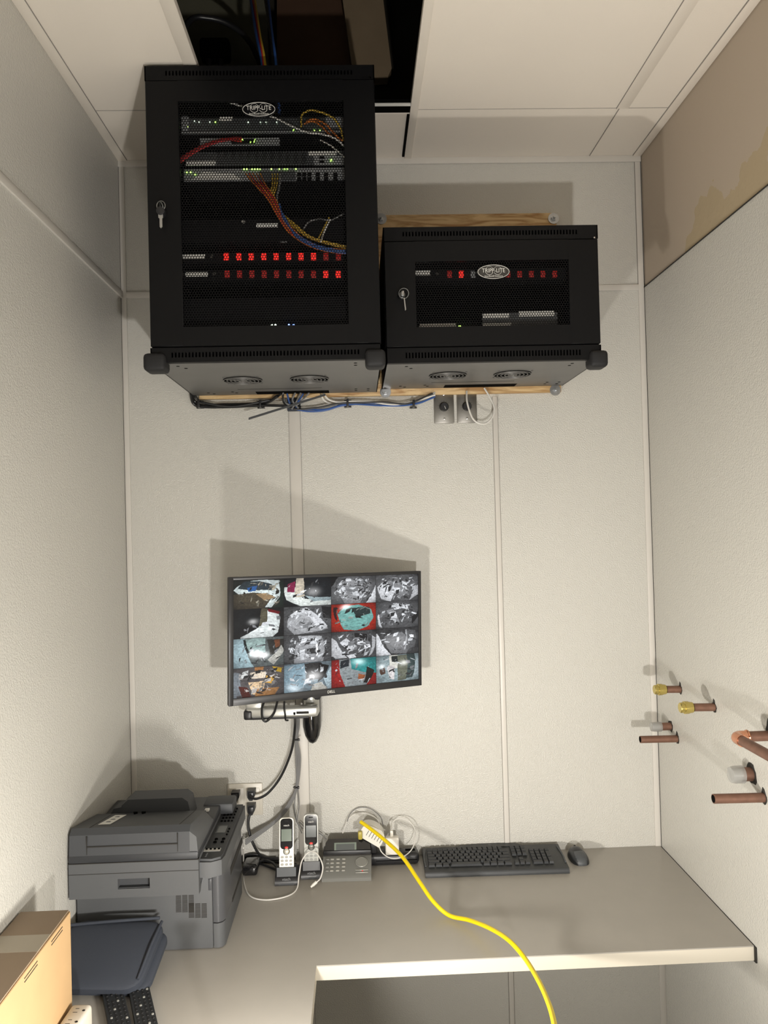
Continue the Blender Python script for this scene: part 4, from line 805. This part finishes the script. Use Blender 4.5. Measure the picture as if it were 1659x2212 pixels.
# ------------------------------------------------------------------ cable tangle and adapter right of the printer
gt = 'black cords tangled on the desk beside the printer'
for i, pts in enumerate(([(525, 1795), (545, 1830), (575, 1850), (605, 1862)], [(524, 1812), (550, 1835), (590, 1848), (612, 1850)], [(524, 1825), (555, 1840), (585, 1862), (600, 1875)], [(523, 1805), (540, 1840), (560, 1865), (600, 1880)],
        [(525, 1850), (550, 1842), (590, 1835), (640, 1845)], [(524, 1858), (555, 1862), (580, 1850), (600, 1838)], [(525, 1838), (565, 1842), (610, 1858), (640, 1868)])):
    Q = [at(x, y, 2, ZD+.006+.005*(i % 3)+(.02 if j == 1 and i < 2 else 0)) for j, (x, y) in enumerate(pts)]
    for q in Q: q.y = min(q.y, -.012)
    tag(MB().add(tube(Q, .0042)).build('power_cable', 'bcab'), ('steepest black cord in the tangle beside the printer', 'black cord just below the steepest one in the desk tangle', 'black cord ending low by the handset charger in the tangle', 'black cord reaching furthest down the desk in the tangle', 'long black cord passing highest behind the handset charger', 'black cord rising to the right out of the tangle', 'long black cord running lowest towards the handset charger')[i], 'cord', gt)
q = at(540, 1885, 2, ZD); one('power_adapter', box(q.x-.022, q.x+.028, q.y-.03, q.y+.05, ZD, ZD+.032, .010, 3), 'gblack', 'glossy black power adapter on the desk close to the printer', 'power adapter')
# ------------------------------------------------------------------ handsets
def handset(label, lab2, x, y, m, bm_, redm, front, wbase, hz):
    cr = thing('handset_charger', lab2, 'charging cradle', (x, y, ZD), group=None)
    MB().add(prism([(-.040, 0), (.05, 0), (.045, .028), (.012, .040), (-.030, .024), (-.040, .010)], 0, -wbase/2, wbase/2)).build('cradle', 'blackp', cr, local=True)
    MB().add(prism([(-.0315, .0240), (-.026, .050), (-.0235, .050), (-.0290, .0240)], 0, -wbase/2+.006, wbase/2-.006)).build('front_lip', 'greyk' if front else 'blackp', cr, local=True)
    text('lettering', 'vtech', .012, 'greyd', Matrix.Translation((0, -.0365, .018)) @ Matrix.Rotation(math.radians(60), 4, 'X'), cr)
    MB().add(box(-wbase/2+.012, wbase/2-.012, -.0405, -.039, .003, .007)).build('front_slot', 'greyk', cr, local=True)
    h = thing('cordless_handset', label, 'telephone', (x, y-.020, ZD+hz), (math.radians(-14 if front else -9), 0, 0))
    H = .165; wd = .0225
    MB().add(prism(rrect(-wd, wd, 0, H, .010), 1, -.006, .018)).build('casing', m, h, local=True)
    MB().add(prism(rrect(-wd+.003, wd-.003, H*.44, H-.002, .011), 1, -.0075, -.005)).build('black_face', 'gblack', h, local=True)
    MB().add(box(-.0165, .0165, -.0082, -.007, H*.58, H*.80, .0005, 1)).build('display', 'lcd' if front else 'lcdd', h, local=True)
    text('lettering', 'vtech', .0085, 'label', Matrix.Translation((0, -.0078, H*.865)) @ FACE, h)
    MB().add(box(-.007, .007, -.0090, -.0074, H-.010, H-.007, .0007)).build('earpiece', 'rubber', h, local=True)
    MB().add(ellipsoid((0, -.0075, H*.468), .0055, .0015, .0035)).build('message_light', redm, h, local=True)
    MB().add(ellipsoid((0, -.0075, H*.40), .0085, .004, .0095)).build('round_button', m, h, local=True); MB().add(ring((0, -.0065, H*.40), (0, 1, 0), .0095, .001, 28, 6)).build('button_ring', 'slot', h, local=True)
    for r in range(5):
        for c_ in range(3):
            MB().add(prism(rrect(-.005, .005, -.0035, .0035, .0034, 3), 1, -.0072, -.006), 0, Matrix.Translation((-.0135+c_*.0135, 0, H*.30-r*.0108))).build('key', bm_, h, local=True)
    return h
handset('silver cordless handset standing in the charger nearest the printer', 'black charging cradle under the bright silver handset', -.252, -.140, 'handset', 'btn', 'redlamp', True, .072, .028)
handset('silver cordless handset, colour darkened as in shade, beside the answering machine', 'black charging cradle under the handset darkened as in shade', -.176, -.105, 'handset_shaded', 'btng', 'redlamp', False, .066, .026)
# ------------------------------------------------------------------ answering machine
t = thing('answering_machine', 'grey desk telephone base with keypad and flip-up display', 'telephone base', (-.063, -.1, ZD), (0, 0, math.radians(-1.5)))
bw = .078
MB().add(prism([(-.068, 0), (.055, 0), (.055, .060), (.010, .046), (-.062, .017), (-.068, .010)], 0, -bw, bw)).build('base', 'phone', t, local=True)
sl_ = math.atan2(.029, .072); F = Matrix.Translation((0, -.062, .017)) @ Matrix.Rotation(sl_, 4, 'X')   # local frame on the sloping face
MB().add(box(-bw, bw, -.006, -.001, -.0075, -.0035, .001), 0, F).build('front_strip', 'silver', t, local=True)
for r in range(4):
    for c_ in range(4):
        MB().add(box(-.0055, .0055, -.003, .003, 0, .003, .001, 1), 0, F @ Matrix.Translation((-.066+c_*.0185+(0 if c_ else .004), .064-r*.0155, 0))).build('key', 'btn' if c_ else 'btng', t, local=True)
MB().add(cyl(F @ Vector((.047, .048, 0)), F @ Vector((.047, .048, .004)), .018, .017, 32)).build('navigation_dial', 'btng', t, local=True)
MB().add(ring(F @ Vector((.047, .048, .003)), F.to_3x3() @ Vector((0, 0, 1)), .0185, .0011, 36, 6)).build('dial_ring', 'silver', t, local=True)
for k, m_ in ((.018, 'silver'), (.008, 'silver')): MB().add(box(.028, .068, k-.0015, k+.0015, 0, .002, .0005, 1), 0, F).build('bar_button', m_, t, local=True)
MB().add(ellipsoid(F @ Vector((.05, .013, .002)), .0022, .0016, .0016, 10, 6)).build('message_light', 'redlamp', t, local=True)
DF = Matrix.Translation((0, .010, .046)) @ Matrix.Rotation(math.radians(62), 4, 'X')
MB().add(prism([(-bw+.001, 0), (bw-.001, 0), (bw-.004, .040), (bw-.010, .052), (-bw+.016, .052), (-bw+.008, .040)], 2, -.010, 0), 0, DF).build('display_housing', 'gblack', t, local=True)
MB().add(box(-.042, .030, .010, .040, 0, .0012), 0, DF).build('display_frame', 'lcd', t, local=True); MB().add(box(-.036, .024, .014, .036, .0012, .0018), 0, DF).build('display', 'lcdd', t, local=True)
MB().add(box(-bw, bw, .012, .055, .0445, .062, .003)).build('rear_shell', 'blackp', t, local=True)

# ------------------------------------------------------------------ power strip, adapters, chargers
t = thing('power_strip', 'black power strip on the desk against the back wall', 'power strip', (.08, -.05, ZD))
MB().add(box(-.0, .172, -.075, -.022, ZD, ZD+.040, .014, 4)).build('housing', 'blackp', t)
MB().add(box(.03, .165, -.076, -.074, ZD+.018, ZD+.020)).build('groove', 'slot', t); MB().add(box(.128, .160, -.056, -.040, ZD+.0395, ZD+.0405)).build('socket', 'slot', t)
one('plug_adapter', box(.012, .034, -.068, -.028, ZD+.040, ZD+.085, .005), 'blackp', 'black plug in the left end of the power strip', 'plug')
q = at(806, 1795, 1, -.075)
t = thing('vented_adapter', 'round-topped white adapter with black slots behind the yellow cord', 'adapter', q)
Tv = Matrix.Translation(q) @ Matrix.Rotation(math.radians(32), 4, 'Y')
dm = [(-.040+.0, -.030)]+[(-.040*math.cos(math.radians(a)), .024*math.sin(math.radians(a))) for a in range(0, 181, 15)]+[(.040, -.030)]
MB().add(prism(dm, 1, -.022, .022), 0, Tv).build('shell', 'white', t)
vs = MB()
for k in range(6): vs.add(box(-.018+k*.010, -.0165+k*.010, -.0228, -.0215, -.016, .004-(abs(k-2.5)*.001)), 0, Tv)
vs.build('vent_slots', 'gap', t)
one('yellow_plug_shell', box(-.026, -.012, -.112, -.095, .842, .868, .004), 'yellowd', 'dull yellow plug end at the start of the yellow cord', 'plug')
t = thing('usb_charger', 'white square phone charger standing on the power strip', 'charger', (.086, -.05, ZD+.04))
MB().add(box(.062, .107, -.078, -.050, ZD+.036, ZD+.092, .005, 3)).build('housing', 'white', t); MB().add(box(.079, .089, -.068, -.060, ZD+.092, ZD+.112, .002)).build('connector', 'white', t)
cable([(846, 1792, -.062), (847, 1778, -.04), (862, 1768, -.035), (885, 1775, -.035), (897, 1797, -.04), (892, 1830, -.07), (872, 1850, -.095), (845, 1854, -.105), (824, 1840, -.10), (819, 1820, -.09), (822, 1795, -.05), (815, 1770, -.03), (790, 1758, -.02), (765, 1760, -.02), (751, 1772, -.02), (746, 1785, -.02), (740, 1800, -.03)], .0017, 'wcab', 'thin white charging cord coiled around the white charger', name='charging_cable', cat='cord')
cable([(750, 1775, -.03), (757, 1757, -.012), (775, 1745, -.010), (800, 1747, -.010), (822, 1765, -.012), (828, 1785, -.02)], .0013, 'grey', 'thin grey wire arching on the wall above the answering machine')
# white phone lead on the desk
q = [(527, 1832, -.03, 0), (526, 1870, 0, 1), (527, 1905, 0, 1), (540, 1935, 0, 1), (575, 1944, 0, 1), (620, 1936, 0, 1), (641, 1920, 0, 1), (646, 1890, -.175, 0), (652, 1860, -.175, 0), (667, 1841, -.165, 0), (685, 1845, -.175, 0), (697, 1870, -.19, 0), (693, 1895, -.195, 0), (684, 1906, -.2, 0)]
Q = [at(a_, b_2, 2, ZD+.003) if f_ else at(a_, b_2, 1, c_) for a_, b_2, c_, f_ in q]; Q[0] = at(526, 1832, 1, -.16)
t = thing('phone_cable', 'white charging lead looping over the handset darkened as in shade onto the desk', 'cord', Q[5]); MB().add(tube(Q, .0022)).build('wire', 'wcab', t)
e0 = at(684, 1905, 1, -.2); e1 = at(675, 1913, 1, -.205); MB().add(cyl(e0, e1, .0048, n=12)).add(cyl(e1, e1+(e1-e0)*.4, .0034, n=12)).build('connector', 'white', t)
# ------------------------------------------------------------------ yellow extension cord
YC = [(779, 1775, -.105), (800, 1790, -.13), (835, 1818, -.18), (870, 1852, -.25), (905, 1903, -.33), (935, 1946, -.385)]
Q = [at(*p[:2], 1, p[2]) for p in YC]+[at(970, 1977, 2, ZD+.010), at(1015, 1988, 2, ZD+.018), at(1060, 2006, 2, ZD+.035), at(1100, 2032, 2, ZD+.05), at(1135, 2072, 1, -.70), at(1165, 2122, 1, -.82), at(1186, 2170, 1, -.93), at(1198, 2215, 1, -1.03), at(1212, 2300, 1, -1.2), at(1225, 2500, 1, -1.4)]
P_ = spline(Q, 12); t = one('extension_cord', tube(P_, .0058, 14, smooth=False), 'yellow', 'thick yellow extension cord running across the desk and off its front edge', 'extension cord')

# ------------------------------------------------------------------ keyboard and mouse
kb = thing('keyboard', 'black full-size keyboard on the desk against the back wall', 'keyboard', (.413, -.09, ZD), (0, 0, math.radians(-1.2)))
kw, kd = .228, .083
sl2 = math.radians(6)
def kx(x, y, z): return (x, y, z)
pf = [(-kd, 0), (-kd, .010), (-kd+.004, .016), (-.050, .019), (.070, .030), (kd, .024), (kd, 0)]
body = MB().add(prism(pf, 0, -kw, kw)); body.build('casing', 'kbody', kb, local=True)
MB().add(prism([(-.12, .062), (-.10, .079), (-.03, .090), (.03, .091), (.09, .082), (.11, .062)], 2, .020, .031)).build('top_arch', 'kbody', kb, local=True)
for s in (-1, 1): MB().add(tube([(s*(kw-.004), -.048, .021), (s*(kw-.002), 0, .025), (s*(kw-.008), .055, .030)], .0025, 8)).build('side_rail', 'greyk', kb, local=True)
text('lettering', 'logi', .008, 'greyd', Matrix.Translation((0, .078, .0312)), kb)
KT = Matrix.Translation((0, -.050, .0195)) @ Matrix.Rotation(math.atan2(.011, .12), 4, 'X')
P1 = .0182; rowh = .0178
kmesh = {}
def key(x, y, wk, hk=1):
    kk = (round(wk, 2), hk)
    if kk not in kmesh:
        bw_, bh_ = P1*wk-.0022, rowh*hk-.0022; v, f = box(-bw_/2, bw_/2, -bh_/2, bh_/2, 0, .007)
        v = [(a_*(.86 if c_ > 0 else 1), b_2*(.86 if c_ > 0 else 1), c_) for a_, b_2, c_ in v]
        me_ = bpy.data.meshes.new('key'); me_.from_pydata(v, [], f); me_.materials.append(M['keycap']); kmesh[kk] = me_
    o = bpy.data.objects.new('key', kmesh[kk]); COL.objects.link(o); o.parent = kb; o.matrix_local = KT @ Matrix.Translation((x, y, 0)); return o
xk0 = -kw+.012
rows = [[1.25, 1.25, 1.25, 5.9, 1.25, 1.25, 1.25, 1.4], [2.25]+[1]*10+[2.55], [1.75]+[1]*11+[2.05], [1.5]+[1]*12+[1.3], [1]*13+[1.8], [1]+[.92]*14]
for r, row in enumerate(rows):
    x = xk0; y = rowh*(r+.5) - .003
    for wk in row: key(x+P1*wk/2, y, wk); x += P1*wk
xn = xk0+P1*14.8+.006
for r in (0, 3, 4, 5):
    for c_ in range(3): key(xn+P1*(c_*.95+.5), rowh*(r+.5)-.003, .92)
key(xn+P1*1.45, rowh*1.5-.003, .92)
xm = xn+P1*2.95+.006
for r in range(5):
    for c_ in range(4):
        if (r, c_) in ((0, 1), (1, 3), (3, 3)): continue
        if c_ == 3 and r in (0, 2): key(xm+P1*(c_*.93+.5), rowh*(r+1)-.003, .9, 2)
        elif r == 0 and c_ == 0: key(xm+P1*.95, rowh*.5-.003, 1.85)
        else: key(xm+P1*(c_*.93+.5), rowh*(r+.5)-.003, .9)
ms = thing('computer_mouse', 'black and grey wireless mouse beside the keyboard', 'computer mouse', (.694, -.078, ZD), (0, 0, math.radians(2)))
def shell(s, zs, cut=None):
    v, f = ellipsoid((0, 0, 0), 1, 1, 1, 32, 18); out = []
    for X, Y, Z in v:
        sx_ = abs(X)**.8*math.copysign(1, X); sy_ = abs(Y)**.8*math.copysign(1, Y); out.append((sx_*.030*s*(1-.08*Y), sy_*.053*s, max(Z, -.05)*zs*(1-.25*max(Y, 0))))
    return out, f
MB().add(shell(1, .030), 0, Matrix.Translation((0, 0, .002))).build('casing', 'kbody', ms, local=True)
MB().add(shell(.86, .0335), 0, Matrix.Translation((0, .010, .002))).build('top_shell', 'blackp', ms, local=True)
MB().add(shell(.93, .0312), 0, Matrix.Translation((0, -.004, .0015))).build('grey_band', 'greyk', ms, local=True)
MB().add(cyl((-.002, .030, .026), (.002, .030, .026), .007, n=16)).build('scroll_wheel', 'rubber', ms, local=True)
for dx in (-.010, -.006): MB().add(ellipsoid((dx, -.036, .0225), .0013, .0013, .001, 8, 6)).build('indicator_light', 'gwhite', ms, local=True)

# ------------------------------------------------------------------ copper stubs on the right wall
def stub(label, Y, z, xt, cap=True, r=.0112, dz=0):
    t = thing('copper_pipe', label, 'copper pipe', (XR, Y, z), group='copper pipes on the right wall')
    x_end = xt+.034 if cap else xt
    MB().add(cyl((XR+.02, Y, z-.002), (x_end, Y, z+dz), r)).build('pipe', 'copper', t)
    if not cap: MB().add(cyl((x_end-.0006, Y, z+dz), (x_end+.001, Y, z+dz), r*.82)).build('open_end', 'slot', t)
    h = MB(); k = 18; rr = [r*(1.15+.35*random.random()) for _ in range(k)]; rr[4] = r*2.2; rr[5] = r*1.9
    h.add(prism([(Y+rr[i]*math.cos(2*math.pi*i/k), z-.002+rr[i]*math.sin(2*math.pi*i/k)) for i in range(k)], 0, XR-.0008, XR+.001)); h.build('wall_hole', 'gap', t)
    if cap:
        MB().add(lathe((xt, Y, z), (1, 0, 0), [(0, .0125), (.002, .0145), (.011, .0150), (.012, .0178), (.024, .0178), (.026, .0165), (.036, .0150)], 28)).build('end_cap', 'brass', t)
        MB().add(cyl((xt+.036, Y, z), (xt+.0385, Y, z), .0125)).build('cap_seal', 'slot', t)
    return t
stub('short copper pipe with brass cap nearest the corner of the right wall', -.20, 1.312, .918)
stub('copper pipe with brass cap second from the corner on the right wall', -.431, 1.311, .902)
stub('long open copper pipe low near the corner of the right wall', -.164, 1.147, .882, False)
stub('long open copper pipe lowest on the right wall', -.689, 1.146, .873, False, .0118)
def clearcap(label, q, d, r):
    t = thing('capped_stub', label, 'pipe cap', q); MB().add(lathe(q, d, [(0, r*.55), (.002, r*.9), (.012, r), (.034, r*1.02), (.036, r*.9)], 24)).build('cap', 'clear', t)
    MB().add(cyl(q+Vector(d)*.006, q+Vector(d)*.05, r*.72)).build('plug_core', 'silver', t)
    k = 16; rr = [r*(1.0+.4*random.random()) for _ in range(k)]
    MB().add(prism([(q.y+rr[i]*math.cos(2*math.pi*i/k), q.z+rr[i]*math.sin(2*math.pi*i/k)) for i in range(k)], 0, XR-.0008, XR+.001)).build('wall_hole', 'gap', t)
    MB().add(cyl(q+Vector(d)*.03, Vector((XR+.01, q.y, q.z)), r*.8)).build('pipe', 'copper', t)
    return t
clearcap('clear plastic cap behind the low open pipe nearest the corner', Vector((.935, -.115, 1.172)), (1, 0, 0), .0155)
clearcap('clear plastic cap above the lowest open pipe', Vector((.945, -.63, 1.184)), (1, 0, 0), .022)
t = thing('elbow_pipe', 'copper pipe with elbow turning out from the right wall toward the room', 'copper pipe', (XR, -.74, 1.30))
e0 = at(1588, 1592, 1, -.735); e0 = Vector((e0.x, -.735, e0.z)); r = .0135
MB().add(cyl((XR+.02, -.735, e0.z), (e0.x+.02, -.735, e0.z), r*.92)).build('pipe', 'copper', t)
far = Vector((e0.x-.004, -.955, e0.z+.004)); MB().add(cyl((e0.x, -.755, e0.z), far, r*.92)).build('pipe', 'copper', t)
MB().add(tube([(e0.x+.030, -.735, e0.z), (e0.x+.012, -.735, e0.z), (e0.x+.002, -.743, e0.z), (e0.x, -.756, e0.z), (e0.x, -.772, e0.z)], r*1.08, 16)).add(ring((e0.x+.030, -.735, e0.z), (1, 0, 0), r*1.02, .003, 24, 8)).build('elbow', 'coppers', t)
MB().add(lathe(far+Vector((0, .004, 0)), (0, -1, 0), [(0, r), (.003, r*1.2), (.04, r*1.2), (.044, r)], 24)).add(cyl(far, far+Vector((0, -.3, 0)), r*.92)).build('coupling', 'coppers', t)
k = 18; MB().add(prism([(-.735+.026*(1+.15*math.sin(5*i))*math.cos(2*math.pi*i/k), e0.z+.010+.030*(1+.15*math.cos(4*i))*math.sin(2*math.pi*i/k)) for i in range(k)], 0, XR-.0008, XR+.001)).build('wall_hole', 'gap', t)

bpy.context.view_layer.update()
